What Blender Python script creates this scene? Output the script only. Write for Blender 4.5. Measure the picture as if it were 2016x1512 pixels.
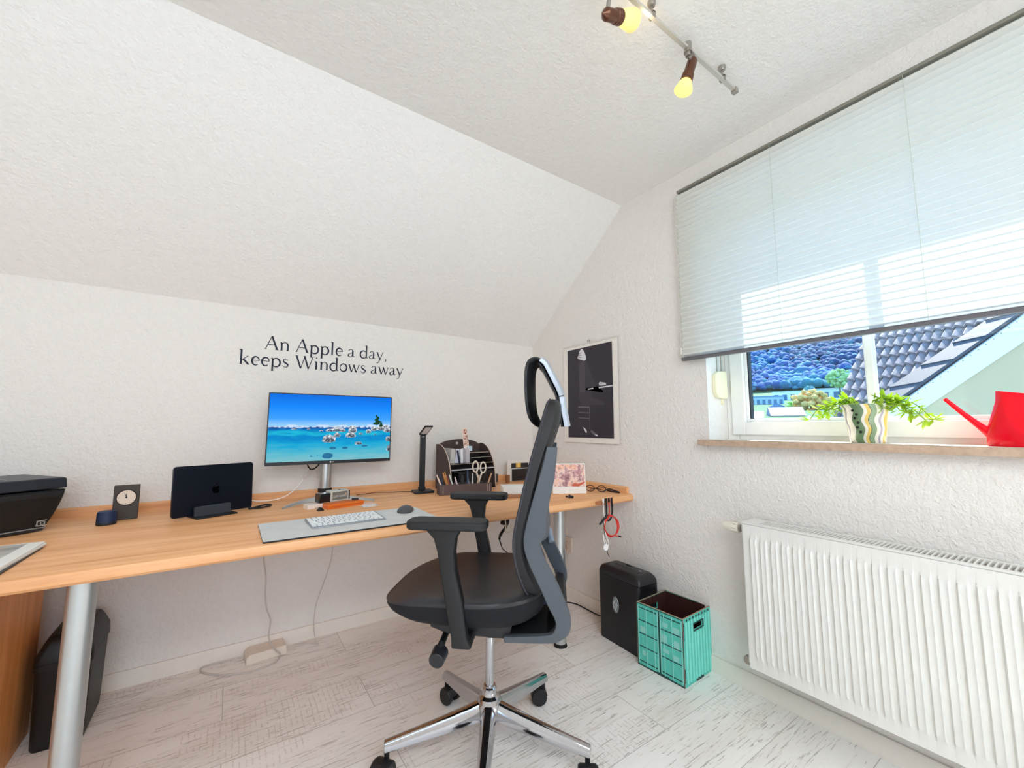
import bpy, math, random
from mathutils import Vector, Matrix
for o in list(bpy.data.objects): bpy.data.objects.remove(o)
S = bpy.context.scene
COL = S.collection
PI = math.pi
def V(*a): return Vector(a)
def lin(c): return c/12.92 if c <= .04045 else ((c+.055)/1.055)**2.4
def hexc(h): return tuple(lin(int(h[i:i+2], 16)/255) for i in (0, 2, 4))+(1,)

# ---------------- camera ----------------
CAM = V(-1.89, -2.486, 1.105)
yaw, pit, rol = math.radians(34.358), math.radians(6.035), math.radians(.079)
fv = V(math.sin(yaw)*math.cos(pit), math.cos(yaw)*math.cos(pit), math.sin(pit))
rv = V(math.cos(yaw), -math.sin(yaw), 0); uv = rv.cross(fv)
r2 = rv*math.cos(rol)+uv*math.sin(rol); u2 = uv*math.cos(rol)-rv*math.sin(rol)
cd = bpy.data.cameras.new('camera'); cam = bpy.data.objects.new('camera', cd); COL.objects.link(cam)
M = Matrix((r2, u2, -fv)).transposed().to_4x4(); M.translation = CAM
cam.matrix_world = M
cd.sensor_width = 36; cd.lens = 36*805.5/2016; cd.clip_start = .02; cd.clip_end = 2000
S.camera = cam

# ---------------- world, sun, exposure ----------------
w = bpy.data.worlds.new('sky'); S.world = w; w.use_nodes = True
nt = w.node_tree; bg = nt.nodes['Background']
tc = nt.nodes.new('ShaderNodeTexCoord'); sx = nt.nodes.new('ShaderNodeSeparateXYZ'); rp = nt.nodes.new('ShaderNodeValToRGB')
nt.links.new(tc.outputs['Generated'], sx.inputs[0]); nt.links.new(sx.outputs[2], rp.inputs[0]); nt.links.new(rp.outputs[0], bg.inputs[0])
rp.color_ramp.elements[0].position = 0; rp.color_ramp.elements[0].color = (.42, .70, 1, 1)
rp.color_ramp.elements[1].position = .7; rp.color_ramp.elements[1].color = (.26, .56, 1, 1)
bg.inputs[1].default_value = 3.0
sd = bpy.data.lights.new('sun', 'SUN'); sd.energy = 12; sd.angle = .006; sd.color = (1, .96, .88)
so = bpy.data.objects.new('sun', sd); COL.objects.link(so)
SUN = V(-.23, -.083, -.347).normalized()
so.rotation_euler = SUN.to_track_quat('-Z', 'Y').to_euler()
def area(name, loc, direction, sx_, sy_, power, col):
    l = bpy.data.lights.new(name, 'AREA'); l.shape = 'RECTANGLE'; l.size = sx_; l.size_y = sy_; l.energy = power; l.color = col
    o = bpy.data.objects.new(name, l); COL.objects.link(o); o.location = loc
    o.rotation_euler = Vector(direction).to_track_quat('-Z', 'Z').to_euler(); return o
# added fill light behind the camera, set at the rear wall opening
area('rear_fill_light', (-2.3, -4.33, 1.65), (.12, 1, -.32), 2.2, 1.2, 18, (1, .965, .93))
# added fill light above and behind the camera, brightens the floor
area('overhead_fill_light', (-1.9, -3.45, 2.44), (.05, .25, -1), 1.5, 1.1, 56, (1, .975, .95))
S.view_settings.view_transform = 'Standard'; S.view_settings.look = 'None'
S.view_settings.exposure = 0.15; S.view_settings.gamma = 1; S.view_settings.use_curve_mapping = False
S.cycles.max_bounces = 12; S.cycles.diffuse_bounces = 7; S.cycles.transparent_max_bounces = 24; S.cycles.transmission_bounces = 10

# ---------------- materials ----------------
def mat(name, h, rough=.5, metal=0, bump=None, spec=.5, var=None, trans=0, emis=None, coat=0):
    m = bpy.data.materials.new(name); m.use_nodes = True; n = m.node_tree; b = n.nodes['Principled BSDF']
    c = hexc(h) if isinstance(h, str) else h
    b.inputs['Base Color'].default_value = c; b.inputs['Roughness'].default_value = rough; b.inputs['Metallic'].default_value = metal
    b.inputs['Specular IOR Level'].default_value = spec; b.inputs['Coat Weight'].default_value = coat
    b.inputs['Transmission Weight'].default_value = trans
    tcn = n.nodes.new('ShaderNodeTexCoord')
    ns = n.nodes.new('ShaderNodeTexNoise'); ns.inputs['Scale'].default_value = (var[0] if var else 40); ns.inputs['Detail'].default_value = 5
    n.links.new(tcn.outputs['Object'], ns.inputs['Vector'])
    k = var[1] if var else .04
    mx = n.nodes.new('ShaderNodeMix'); mx.data_type = 'RGBA'; mx.inputs[6].default_value = tuple(x*(1-k) for x in c[:3])+(1,)
    mx.inputs[7].default_value = tuple(min(1, x*(1+k)) for x in c[:3])+(1,)
    n.links.new(ns.outputs['Fac'], mx.inputs[0]); n.links.new(mx.outputs[2], b.inputs['Base Color'])
    if bump:
        n2 = n.nodes.new('ShaderNodeTexNoise'); n2.inputs['Scale'].default_value = bump[0]; n2.inputs['Detail'].default_value = 3
        bp = n.nodes.new('ShaderNodeBump'); bp.inputs['Strength'].default_value = bump[1]; bp.inputs['Distance'].default_value = bump[2] if len(bump) > 2 else .002
        n.links.new(tcn.outputs['Object'], n2.inputs['Vector']); n.links.new(n2.outputs['Fac'], bp.inputs['Height']); n.links.new(bp.outputs[0], b.inputs['Normal'])
    if emis: b.inputs['Emission Color'].default_value = hexc(emis[0]); b.inputs['Emission Strength'].default_value = emis[1]
    return m
def N(m, t): return m.node_tree.nodes.new(t)
def L(m, a, b): m.node_tree.links.new(a, b)
def mathn(m, op, a, b=None, c=None):
    x = N(m, 'ShaderNodeMath'); x.operation = op
    for i, v in enumerate((a, b, c)):
        if v is None: continue
        if isinstance(v, (int, float)): x.inputs[i].default_value = v
        else: L(m, v, x.inputs[i])
    return x.outputs[0]
def ramp(m, fac, stops):
    r = N(m, 'ShaderNodeValToRGB'); cr = r.color_ramp
    while len(cr.elements) < len(stops): cr.elements.new(.5)
    for e, (p, h) in zip(cr.elements, stops): e.position = p; e.color = hexc(h) if isinstance(h, str) else (h, h, h, 1)
    L(m, fac, r.inputs[0]); return r.outputs[0]
def mapped(m, scale, rot=(0, 0, 0), out='Object'):
    t = N(m, 'ShaderNodeTexCoord'); mp = N(m, 'ShaderNodeMapping'); mp.inputs['Scale'].default_value = scale; mp.inputs['Rotation'].default_value = rot
    L(m, t.outputs[out], mp.inputs['Vector']); return mp.outputs[0]
def noise(m, vec, scale, detail=4, rough=.5):
    n = N(m, 'ShaderNodeTexNoise'); n.inputs['Scale'].default_value = scale; n.inputs['Detail'].default_value = detail; n.inputs['Roughness'].default_value = rough
    L(m, vec, n.inputs['Vector']); return n.outputs['Fac']
def mixc(m, fac, a, b, mode='MIX'):
    x = N(m, 'ShaderNodeMix'); x.data_type = 'RGBA'; x.blend_type = mode
    if isinstance(fac, (int, float)): x.inputs[0].default_value = fac
    else: L(m, fac, x.inputs[0])
    for i, v in ((6, a), (7, b)):
        if isinstance(v, str): x.inputs[i].default_value = hexc(v)
        else: L(m, v, x.inputs[i])
    return x.outputs[2]
def bumpn(m, h, strength, dist=.002):
    b = N(m, 'ShaderNodeBump'); b.inputs['Strength'].default_value = strength; b.inputs['Distance'].default_value = dist
    L(m, h, b.inputs['Height']); L(m, b.outputs[0], m.node_tree.nodes['Principled BSDF'].inputs['Normal'])

def plaster(name, h, sc, st):
    m = mat(name, h, .85, spec=.2)
    v = mapped(m, (1, 1, 1)); a = noise(m, v, sc, 4, .6); b = noise(m, v, sc*.35, 2)
    bumpn(m, mathn(m, 'ADD', a, b), st*1.9, .006); return m
M_wall = plaster('wall_plaster', 'EEEAE5', 95, .42)
M_ceil = plaster('ceiling_plaster', 'F3F2EF', 80, .38)

def wood(name, light, mid, dark, axis='x', sc=1, rough=.42):
    m = mat(name, mid, rough, spec=.4); b = m.node_tree.nodes['Principled BSDF']
    s = {'x': (1.2*sc, 16*sc, 16*sc), 'y': (16*sc, 1.2*sc, 16*sc), 'z': (16*sc, 16*sc, 1.2*sc)}[axis]
    v = mapped(m, s); a = noise(m, v, 1.6, 6, .62)
    s2 = tuple(k*7 for k in s); f = noise(m, mapped(m, s2), 1.3, 3)
    v3 = mapped(m, tuple(k*.32 for k in s)); st = noise(m, v3, 2.2, 2)
    c = ramp(m, a, [(.3, dark), (.5, mid), (.7, light)])
    c2 = mixc(m, mathn(m, 'MULTIPLY', st, .35), c, light)
    c3 = mixc(m, mathn(m, 'MULTIPLY', mathn(m, 'GREATER_THAN', f, .62), .18), c2, dark)
    L(m, c3, b.inputs['Base Color']); return m
M_wood = wood('beech_top', 'F2BE8C', 'E5A772', 'CF8C58', 'x')
M_woody = wood('beech_side', 'F2BE8C', 'E5A772', 'CF8C58', 'y')
M_cab = wood('cabinet_wood', 'EBA767', 'DC9352', 'C57E41', 'z', 1, .4)

def floor_mat():
    m = mat('whitewashed_planks', 'CFC8BE', .42, spec=.35); b = m.node_tree.nodes['Principled BSDF']
    v = mapped(m, (1, 1, 1))
    br = N(m, 'ShaderNodeTexBrick'); L(m, v, br.inputs['Vector'])
    br.offset = .37; br.inputs['Scale'].default_value = 1; br.inputs['Mortar Size'].default_value = .0016; br.inputs['Mortar Smooth'].default_value = .3
    br.inputs['Brick Width'].default_value = 1.35; br.inputs['Row Height'].default_value = .2435; br.inputs['Bias'].default_value = 0
    br.inputs['Color1'].default_value = (0, 0, 0, 1); br.inputs['Color2'].default_value = (1, 1, 1, 1); br.inputs['Mortar'].default_value = (.5, .5, .5, 1)
    pid = N(m, 'ShaderNodeSeparateColor'); L(m, br.outputs['Color'], pid.inputs[0]); pidv = pid.outputs[0]
    # long grain dashes, streaks, cross saw marks
    off = N(m, 'ShaderNodeVectorMath'); off.operation = 'ADD'; cb = N(m, 'ShaderNodeCombineXYZ')
    L(m, mathn(m, 'MULTIPLY', pidv, 37), cb.inputs[0]); L(m, mathn(m, 'MULTIPLY', pidv, 11), cb.inputs[2]); L(m, v, off.inputs[0]); L(m, cb.outputs[0], off.inputs[1])
    def sc(vec, s):
        p = N(m, 'ShaderNodeMapping'); p.inputs['Scale'].default_value = s; L(m, vec, p.inputs['Vector']); return p.outputs[0]
    big = noise(m, sc(off.outputs[0], (1.1, 4, 1)), 1.5, 4, .6)
    grain = noise(m, sc(off.outputs[0], (5, 120, 1)), 1, 6, .75)
    dash = noise(m, sc(off.outputs[0], (10, 190, 1)), 1, 4, .65)
    saw = N(m, 'ShaderNodeTexWave'); saw.wave_type = 'RINGS'; saw.rings_direction = 'SPHERICAL'; saw.inputs['Scale'].default_value = 17; saw.inputs['Distortion'].default_value = 1.6; saw.inputs['Detail'].default_value = 3; saw.inputs['Detail Scale'].default_value = 2
    L(m, sc(off.outputs[0], (1, .28, 0)), saw.inputs['Vector'])
    sawm = noise(m, sc(off.outputs[0], (2.2, 3.5, 1)), 1.3, 2)
    fine = noise(m, sc(off.outputs[0], (70, 45, 1)), 1, 4, .75)
    sawk = mathn(m, 'MULTIPLY', mathn(m, 'GREATER_THAN', saw.outputs['Fac'], .86), mathn(m, 'MULTIPLY', mathn(m, 'GREATER_THAN', sawm, .54), mathn(m, 'GREATER_THAN', fine, .50)))
    base = ramp(m, big, [(.3, 'EAE4DD'), (.5, 'F5F2EE'), (.68, 'FBF9F6')])
    c = mixc(m, mathn(m, 'MULTIPLY', mathn(m, 'GREATER_THAN', grain, .60), .42), base, 'BBAA9A')
    c = mixc(m, mathn(m, 'MULTIPLY', mathn(m, 'MULTIPLY', mathn(m, 'GREATER_THAN', dash, .60), mathn(m, 'LESS_THAN', big, .53)), .72), c, '8F857C')
    c = mixc(m, mathn(m, 'MULTIPLY', sawk, .40), c, 'B3A396')
    c = mixc(m, mathn(m, 'MULTIPLY', pidv, .25), c, 'FAF8F4')
    c = mixc(m, mathn(m, 'MULTIPLY', br.outputs['Fac'], .55), c, '8A8078')
    L(m, c, b.inputs['Base Color'])
    bumpn(m, mathn(m, 'ADD', mathn(m, 'MULTIPLY', grain, .6), mathn(m, 'MULTIPLY', br.outputs['Fac'], -1.5)), .18, .002)
    return m
M_floor = floor_mat()
M_base = mat('baseboard_paint', 'EAE4DA', .5)
M_white = mat('white_lacquer', 'E8E8E3', .28, coat=.3)
M_upvc = mat('window_plastic', 'F1F2F0', .3, coat=.2)
M_gasket = mat('dark_gasket', '2C3038', .6)
M_cream = mat('cream_plastic', 'EFEBCB', .4)
M_stone = mat('marble_sill', 'C3A992', .35, var=(60, .35))
M_stonetop = mat('marble_sill_top', 'DCD0C2', .25, var=(45, .2))
M_black = mat('black_plastic', '16171B', .42)
M_blackg = mat('black_gloss', '0C0E14', .18, coat=.3)
M_fabric = mat('black_fabric', '0E0F16', .9, bump=(900, .3))
M_leather = mat('black_leather', '27282C', .38, bump=(350, .12, .001))
M_grey = mat('grey_plastic', '4B5158', .5)
M_dgrey = mat('dark_grey_plastic', '131417', .5)
M_silver = mat('silver_plastic', 'B9C1CC', .34, .35)
M_chrome = mat('polished_aluminium', 'BEBEC2', .09, 1)
M_alu = mat('brushed_aluminium', 'C4C8C9', .32, .85)
M_rubber = mat('black_rubber', '101013', .7)
M_paper = mat('white_paper', 'F2F1EC', .8)
M_steel = mat('satin_nickel', 'A9A39C', .33, .8)
def MAT(h, r=.5, me=0, _c={}):
    k = (h, r, me)
    if k not in _c: _c[k] = mat('paint_'+h.lower(), h, r, me)
    return _c[k]

# ---------------- mesh accumulator ----------------
class G:
    def __init__(s): s.v = []; s.f = []; s.m = []; s.T = Matrix()
    def add(s, vs, fs, m=0):
        o = len(s.v); s.v += [tuple(s.T @ Vector(p)) for p in vs]
        s.f += [tuple(i+o for i in f) for f in fs]; s.m += [m]*len(fs); return s
    def box(s, a, b, m=0):
        x0, y0, z0 = a; x1, y1, z1 = b
        return s.add([(x0,y0,z0),(x1,y0,z0),(x1,y1,z0),(x0,y1,z0),(x0,y0,z1),(x1,y0,z1),(x1,y1,z1),(x0,y1,z1)],
                     [(0,3,2,1),(4,5,6,7),(0,1,5,4),(1,2,6,5),(2,3,7,6),(3,0,4,7)], m)
    def cyl(s, p, q, r0, r1=None, n=20, m=0, caps=True):
        r1 = r0 if r1 is None else r1; p, q = Vector(p), Vector(q); d = (q-p).normalized()
        a = d.orthogonal().normalized(); b = d.cross(a)
        vs = [p+(a*math.cos(2*PI*i/n)+b*math.sin(2*PI*i/n))*r0 for i in range(n)]+[q+(a*math.cos(2*PI*i/n)+b*math.sin(2*PI*i/n))*r1 for i in range(n)]
        fs = [(i, (i+1) % n, n+(i+1) % n, n+i) for i in range(n)]
        if caps: fs += [tuple(range(n-1, -1, -1)), tuple(range(n, 2*n))]
        return s.add(vs, fs, m)
    def tube(s, pts, r, n=8, m=0, smooth=3, closed=False):
        P = [Vector(p) for p in pts]
        if smooth and len(P) > 2:
            out = []; c = len(P)
            for i in range(c if closed else c-1):
                p1, p2 = P[i], P[(i+1) % c]; p0 = P[i-1] if (i or closed) else p1; p3 = P[(i+2) % c] if (closed or i+2 < c) else p2
                for k in range(smooth+1):
                    t = k/(smooth+1); out.append(.5*((2*p1)+(p2-p0)*t+(2*p0-5*p1+4*p2-p3)*t*t+(3*p1-p0-3*p2+p3)*t**3))
            if not closed: out.append(P[-1])
            P = out
        c = len(P); vs = []; prev = None
        for i, p in enumerate(P):
            d = (P[(i+1) % c]-P[i-1]) if closed else (P[min(i+1, c-1)]-P[max(i-1, 0)])
            d = d.normalized() if d.length > 1e-9 else V(0, 0, 1)
            a = d.orthogonal().normalized() if prev is None else (prev-d*prev.dot(d)).normalized()
            prev = a; b = d.cross(a); rr = r[min(i*len(r)//c, len(r)-1)] if isinstance(r, (list, tuple)) else r
            vs += [p+(a*math.cos(2*PI*k/n)+b*math.sin(2*PI*k/n))*rr for k in range(n)]
        fs = []
        for i in range(c if closed else c-1):
            j = (i+1) % c
            fs += [(i*n+k, i*n+(k+1) % n, j*n+(k+1) % n, j*n+k) for k in range(n)]
        if not closed: fs += [tuple(range(n-1, -1, -1)), tuple(range((c-1)*n, c*n))]
        return s.add(vs, fs, m)
    def lathe(s, prof, n=28, m=0, c=(0, 0, 0), close=True):
        vs = []; k = len(prof)
        for i in range(n):
            a = 2*PI*i/n
            vs += [(c[0]+r*math.cos(a), c[1]+r*math.sin(a), c[2]+z) for r, z in prof]
        fs = [(i*k+j, ((i+1) % n)*k+j, ((i+1) % n)*k+j+1, i*k+j+1) for i in range(n) for j in range(k-1)]
        if close:
            if prof[0][0] > 1e-6: fs.append(tuple(i*k for i in range(n-1, -1, -1)))
            if prof[-1][0] > 1e-6: fs.append(tuple(i*k+k-1 for i in range(n)))
        return s.add(vs, fs, m)
    def prism(s, poly, lo, hi, axis='z', m=0):
        # poly of 2-D points, extruded along axis; the other two axes in cyclic order kept as (x,y),(x,z),(y,z)
        def P(u, v, w): return {'z': (u, v, w), 'y': (u, w, v), 'x': (w, u, v)}[axis]
        n = len(poly); ar = sum(poly[i][0]*poly[(i+1) % n][1]-poly[(i+1) % n][0]*poly[i][1] for i in range(n))
        if (ar < 0) != (axis == 'y'): poly = poly[::-1]
        vs = [P(u, v, lo) for u, v in poly]+[P(u, v, hi) for u, v in poly]
        return s.add(vs, [tuple(range(n-1, -1, -1)), tuple(range(n, 2*n))]+[(i, (i+1) % n, n+(i+1) % n, n+i) for i in range(n)], m)
    def loft(s, rings, m=0, caps=True):
        n = len(rings[0]); vs = [p for r in rings for p in r]
        fs = [(i*n+k, i*n+(k+1) % n, (i+1)*n+(k+1) % n, (i+1)*n+k) for i in range(len(rings)-1) for k in range(n)]
        if caps: fs += [tuple(range(n-1, -1, -1)), tuple(range((len(rings)-1)*n, len(rings)*n))]
        return s.add(vs, fs, m)
    def ball(s, c, r, n=14, m=0, sc=(1, 1, 1)):
        k = n//2
        prof = [(math.sin(PI*j/k)*r, -math.cos(PI*j/k)*r) for j in range(k+1)]
        vs = []; 
        for i in range(n):
            a = 2*PI*i/n; vs += [(c[0]+q*math.cos(a)*sc[0], c[1]+q*math.sin(a)*sc[1], c[2]+z*sc[2]) for q, z in prof]
        K = k+1
        return s.add(vs, [(i*K+j, ((i+1) % n)*K+j, ((i+1) % n)*K+j+1, i*K+j+1) for i in range(n) for j in range(k)], m)
    def build(s, name, mats, parent=None, bevel=0, seg=2, ang=35, subsurf=0, loc=None):
        me = bpy.data.meshes.new(name); me.from_pydata(s.v, [], s.f); me.validate()
        for mm in (mats if isinstance(mats, (list, tuple)) else [mats]): me.materials.append(mm)
        for p, i in zip(me.polygons, s.m): p.material_index = i
        me.shade_smooth(); me.set_sharp_from_angle(angle=math.radians(ang)); me.update()
        o = bpy.data.objects.new(name, me); COL.objects.link(o)
        if parent is not None: o.parent = parent
        if loc is not None: o.location = loc
        if bevel:
            b = o.modifiers.new('bevel', 'BEVEL'); b.width = bevel; b.segments = seg; b.limit_method = 'ANGLE'; b.angle_limit = math.radians(ang)
        if subsurf:
            q = o.modifiers.new('sub', 'SUBSURF'); q.levels = subsurf; q.render_levels = subsurf
        return o
def thing(name, label, cat, loc=(0, 0, 0), rz=0, group=None):
    o = bpy.data.objects.new(name, None); COL.objects.link(o); o.empty_display_size = .05
    o.location = loc; o.rotation_euler = (0, 0, rz); o['label'] = label; o['category'] = cat
    if group: o['group'] = group
    return o
def tag(o, label, cat, group=None):
    o['label'] = label; o['category'] = cat
    if group: o['group'] = group
    return o
def struct(o): o['kind'] = 'structure'; return o
def rrect(x0, y0, x1, y1, r, n=5):
    out = []
    for cx, cy, a in ((x1-r, y1-r, 0), (x0+r, y1-r, 90), (x0+r, y0+r, 180), (x1-r, y0+r, 270)):
        out += [(cx+r*math.cos(math.radians(a+90*k/n)), cy+r*math.sin(math.radians(a+90*k/n))) for k in range(n+1)]
    return out
def textmesh(txt, size, name, m, parent=None, M4=None, ext=.0004, align='CENTER'):
    cu = bpy.data.curves.new('t', 'FONT'); cu.body = txt; cu.size = size; cu.extrude = ext; cu.align_x = align; cu.align_y = 'CENTER'; cu.resolution_u = 3
    t = bpy.data.objects.new('t', cu); me = bpy.data.meshes.new_from_object(t); me.name = name
    bpy.data.objects.remove(t); bpy.data.curves.remove(cu)
    me.materials.clear(); me.materials.append(m); o = bpy.data.objects.new(name, me); COL.objects.link(o)
    if parent is not None: o.parent = parent
    if M4 is not None: o.matrix_basis = M4
    return o
# ================= ROOM =================
XL, YR, KN, CE, YS = -4.2, -4.4, 1.722, 2.452, -.906     # left wall, rear wall, knee height, ceiling height, where slope meets ceiling
WY0, WY1, WZ0, WZ1 = -1.393, -2.95, 1.02, 2.26           # window opening
g = G(); g.box((XL-.2, YR-.2, -.12), (.2, .2, 0)); struct(g.build('floor', M_floor))
g = G(); g.box((XL-.2, 0, 0), (.3, .2, KN)); struct(g.build('wall_back', M_wall))
g = G(); g.prism([(.0, KN), (YS, CE), (YS, CE+.2), (.2, KN+.2), (.2, KN)], XL-.2, .3, 'x'); struct(g.build('wall_sloped', M_ceil))
g = G(); g.box((XL-.2, YR-.2, CE), (.3, YS, CE+.2)); struct(g.build('ceiling', M_ceil))
g = G()
g.prism([(0, 0), (0, KN), (YS, CE), (WY0, CE), (WY0, 0)], 0, .34, 'x')
g.box((0, WY1, 0), (.34, WY0, WZ0)); g.box((0, WY1, WZ1), (.34, WY0, CE)); g.box((0, YR, 0), (.34, WY1, CE))
struct(g.build('wall_right', M_wall))
g = G(); g.box((XL-.2, YR, 0), (XL, 0, CE)); struct(g.build('wall_left', M_wall))
# rear wall behind the camera, its opening added to go with the fill light
g = G(); g.box((XL, YR-.2, 0), (-3.45, YR, CE)); g.box((-1.15, YR-.2, 0), (0, YR, CE)); g.box((-3.45, YR-.2, 0), (-1.15, YR, .85)); g.box((-3.45, YR-.2, 2.25), (-1.15, YR, CE))
struct(g.build('wall_rear', M_wall))
g = G(); g.prism([(0, 0), (-.014, 0), (-.014, .058), (-.010, .066), (0, .066)], XL, 0, 'x'); struct(g.build('baseboard_back', M_base))
g = G(); g.prism([(0, 0), (-.014, 0), (-.014, .062), (-.010, .070), (0, .070)], YR, -.014, 'y'); struct(g.build('baseboard_right', M_base))

def frame_ring(name, pts, m, kind=True):
    g = G()
    for a, b in pts: g.box(a, b)
    return struct(g.build(name, m))
frame_ring('rear_fill_frame', [((-3.45, YR-.09, .85), (-3.39, YR-.03, 2.25)), ((-1.21, YR-.09, .85), (-1.15, YR-.03, 2.25)), ((-3.39, YR-.09, .85), (-1.21, YR-.03, .91)), ((-3.39, YR-.09, 2.19), (-1.21, YR-.03, 2.25)), ((-2.33, YR-.09, .91), (-2.27, YR-.03, 2.19))], M_white)  # made-up window frame behind the rear fill light, out of view
frame_ring('overhead_fill_frame', [((-2.72, -4.07, CE-.012), (-2.66, -2.83, CE)), ((-1.14, -4.07, CE-.012), (-1.08, -2.83, CE)), ((-2.66, -4.07, CE-.012), (-1.14, -4.01, CE)), ((-2.66, -2.89, CE-.012), (-1.14, -2.83, CE))], M_white)  # made-up ceiling frame around the overhead fill light, out of view
# ---- window ----
win = bpy.data.objects.new('window_1', None); COL.objects.link(win); struct(win)
FX = .17
g = G()   # fixed outer frame
g.box((FX, WY0-.055, WZ0), (FX+.07, WY0, WZ1)); g.box((FX, WY1, WZ0), (FX+.07, WY1+.055, WZ1))
g.box((FX, WY1+.055, WZ0), (FX+.07, WY0-.055, 1.078)); g.box((FX, WY1+.055, WZ1-.06), (FX+.07, WY0-.055, WZ1))
g.build('window_frame', M_upvc, win, .004)
SX = FX-.012
def sash(ya, yb):
    z0, z1 = 1.070, WZ1-.05; f = .062
    g = G(); g.box((SX, ya-f, z0), (SX+.07, ya, z1)); g.box((SX, yb, z0), (SX+.07, yb+f, z1)); g.box((SX, yb+f, z0), (SX+.07, ya-f, z0+f)); g.box((SX, yb+f, z1-f), (SX+.07, ya-f, z1))
    g.box((SX+.018, ya-f-.014, z0+f), (SX+.05, ya-f, z1-f)); g.box((SX+.018, yb+f, z0+f), (SX+.05, yb+f+.014, z1-f)); g.box((SX+.018, yb+f+.014, z0+f), (SX+.05, ya-f-.014, z0+f+.016)); g.box((SX+.018, yb+f+.014, z1-f-.014), (SX+.05, ya-f-.014, z1-f))
    s = g.build('sash', M_upvc, win, .003)
    gy0, gy1, gz0, gz1 = ya-f-.014, yb+f+.014, z0+f+.016, z1-f-.014
    g = G(); t = .006; g.box((SX+.022, gy0-t, gz0), (SX+.05, gy0+.001, gz1)); g.box((SX+.022, gy1-.001, gz0), (SX+.05, gy1+t, gz1))
    g.build('gasket', M_gasket, s)
    g = G(); ym = (ya+yb)/2; g.prism([(SX+.024, ym-.015), (SX+.02, ym-.010), (SX+.02, ym+.010), (SX+.024, ym+.015), (SX+.058, ym+.015), (SX+.058, ym-.015)], gz0, gz1, 'z'); g.build('glazing_bar', M_upvc, s)
    g = G(); g.box((SX+.034, gy1, gz0), (SX+.038, gy0, gz1)); g.build('pane', M_glass, s)
def glass():
    m = bpy.data.materials.new('window_glass'); m.use_nodes = True; n = m.node_tree; n.nodes.clear()
    o = n.nodes.new('ShaderNodeOutputMaterial'); mx = n.nodes.new('ShaderNodeMixShader'); t = n.nodes.new('ShaderNodeBsdfTransparent'); gl = n.nodes.new('ShaderNodeBsdfGlossy'); fr = n.nodes.new('ShaderNodeFresnel')
    lw = n.nodes.new('ShaderNodeLayerWeight'); pw = mathn(m, 'POWER', lw.outputs['Facing'], 4.5); fa = mathn(m, 'ADD', mathn(m, 'MULTIPLY', pw, .9), .035); n.nodes.remove(fr); gl.inputs['Roughness'].default_value = .01; t.inputs[0].default_value = (.97, .985, .98, 1)
    n.links.new(fa, mx.inputs[0]); n.links.new(t.outputs[0], mx.inputs[1]); n.links.new(gl.outputs[0], mx.inputs[2]); n.links.new(mx.outputs[0], o.inputs[0]); return m
M_glass = glass()
sash(WY0-.03, -2.5); sash(-2.49, WY1+.03)
g = G(); g.box((-.045, WY1-.03, 1.022), (FX+.002, WY0+.0, 1.048), 0); g.box((-.045, WY0, 1.022), (-.0005, WY0+.035, 1.048), 0); g.box((-.045, WY1-.05, 1.022), (-.0005, WY1-.03, 1.048), 0)
g.box((-.0445, WY1, 1.0485), (FX, WY0-.001, 1.0495), 1)
g.build('sill', [M_stone, M_stonetop], win, .003)

# belt winder on the reveal
bw = thing('belt_winder', 'cream plastic roller shutter belt winder on the left window reveal', 'belt winder', (.095, WY0, 1.31))
g = G(); g.prism([(-.05, .03), (-.045, .055), (-.02, .07), (.05, .075), (.052, -.055), (.04, -.065), (-.03, -.06), (-.05, -.035)], -.022, 0, 'y'); g.build('housing', M_cream, bw, .004)
g = G(); g.box((-.004, -.006, .072), (.014, -.004, .87)); g.box((.034, -.006, .072), (.048, -.004, .87)); g.build('belt', MAT('C9CCC8', .9), bw)
g = G(); g.cyl((.03, -.008, -.085), (.03, 0, -.085), .008); g.box((.024, -.006, -.085), (.036, 0, -.055)); g.build('guide', M_cream, bw)

# pleated blind
def blind_mat():
    m = bpy.data.materials.new('pleated_fabric'); m.use_nodes = True; n = m.node_tree; n.nodes.clear()
    o = n.nodes.new('ShaderNodeOutputMaterial'); mx = n.nodes.new('ShaderNodeMixShader'); t = n.nodes.new('ShaderNodeBsdfTranslucent'); d = n.nodes.new('ShaderNodeBsdfDiffuse')
    t.inputs[0].default_value = (.72, .88, 1, 1); d.inputs[0].default_value = (.86, .84, .77, 1); mx.inputs[0].default_value = .22
    n.links.new(d.outputs[0], mx.inputs[1]); n.links.new(t.outputs[0], mx.inputs[2]); n.links.new(mx.outputs[0], o.inputs[0]); return m
M_blind = blind_mat()
BY0, BY1, BZ0, BZ1 = -1.292, -3.06, 1.452, 2.318
bl = thing('pleated_blind', 'cream pleated window blind pulled two thirds down over the window', 'blind', (-.034, 0, 0))
g = G(); n = 66; vs = []
for i in range(n+1):
    z = BZ0+(BZ1-BZ0)*i/n; x = -.008 if i % 2 else .008
    vs += [(x, BY0, z), (x, BY1, z)]
g.add(vs, [(2*i, 2*i+1, 2*i+3, 2*i+2) for i in range(n)]); g.build('pleated_fabric', M_blind, bl, ang=5)
g = G(); g.box((-.012, BY1, BZ0-.016), (.012, BY0, BZ0)); g.box((-.014, BY1, BZ0-.004), (.014, BY0, BZ0), 0); g.build('bottom_rail', MAT('6F6E73', .4, .3), bl, .002)
g = G(); g.box((-.012, BY1, BZ1), (.012, BY0-.012, BZ1+.012)); g.build('head_rail', MAT('8E8B80', .4, .4), bl, .001)
for y in (BY0-.012, -1.75, -2.178, -2.606):
    g = G(); g.cyl((-.0105, y, BZ0), (-.0105, y, BZ1), .0008, n=6); g.build('cord', MAT('C9D3C6', .7), bl)
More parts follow.
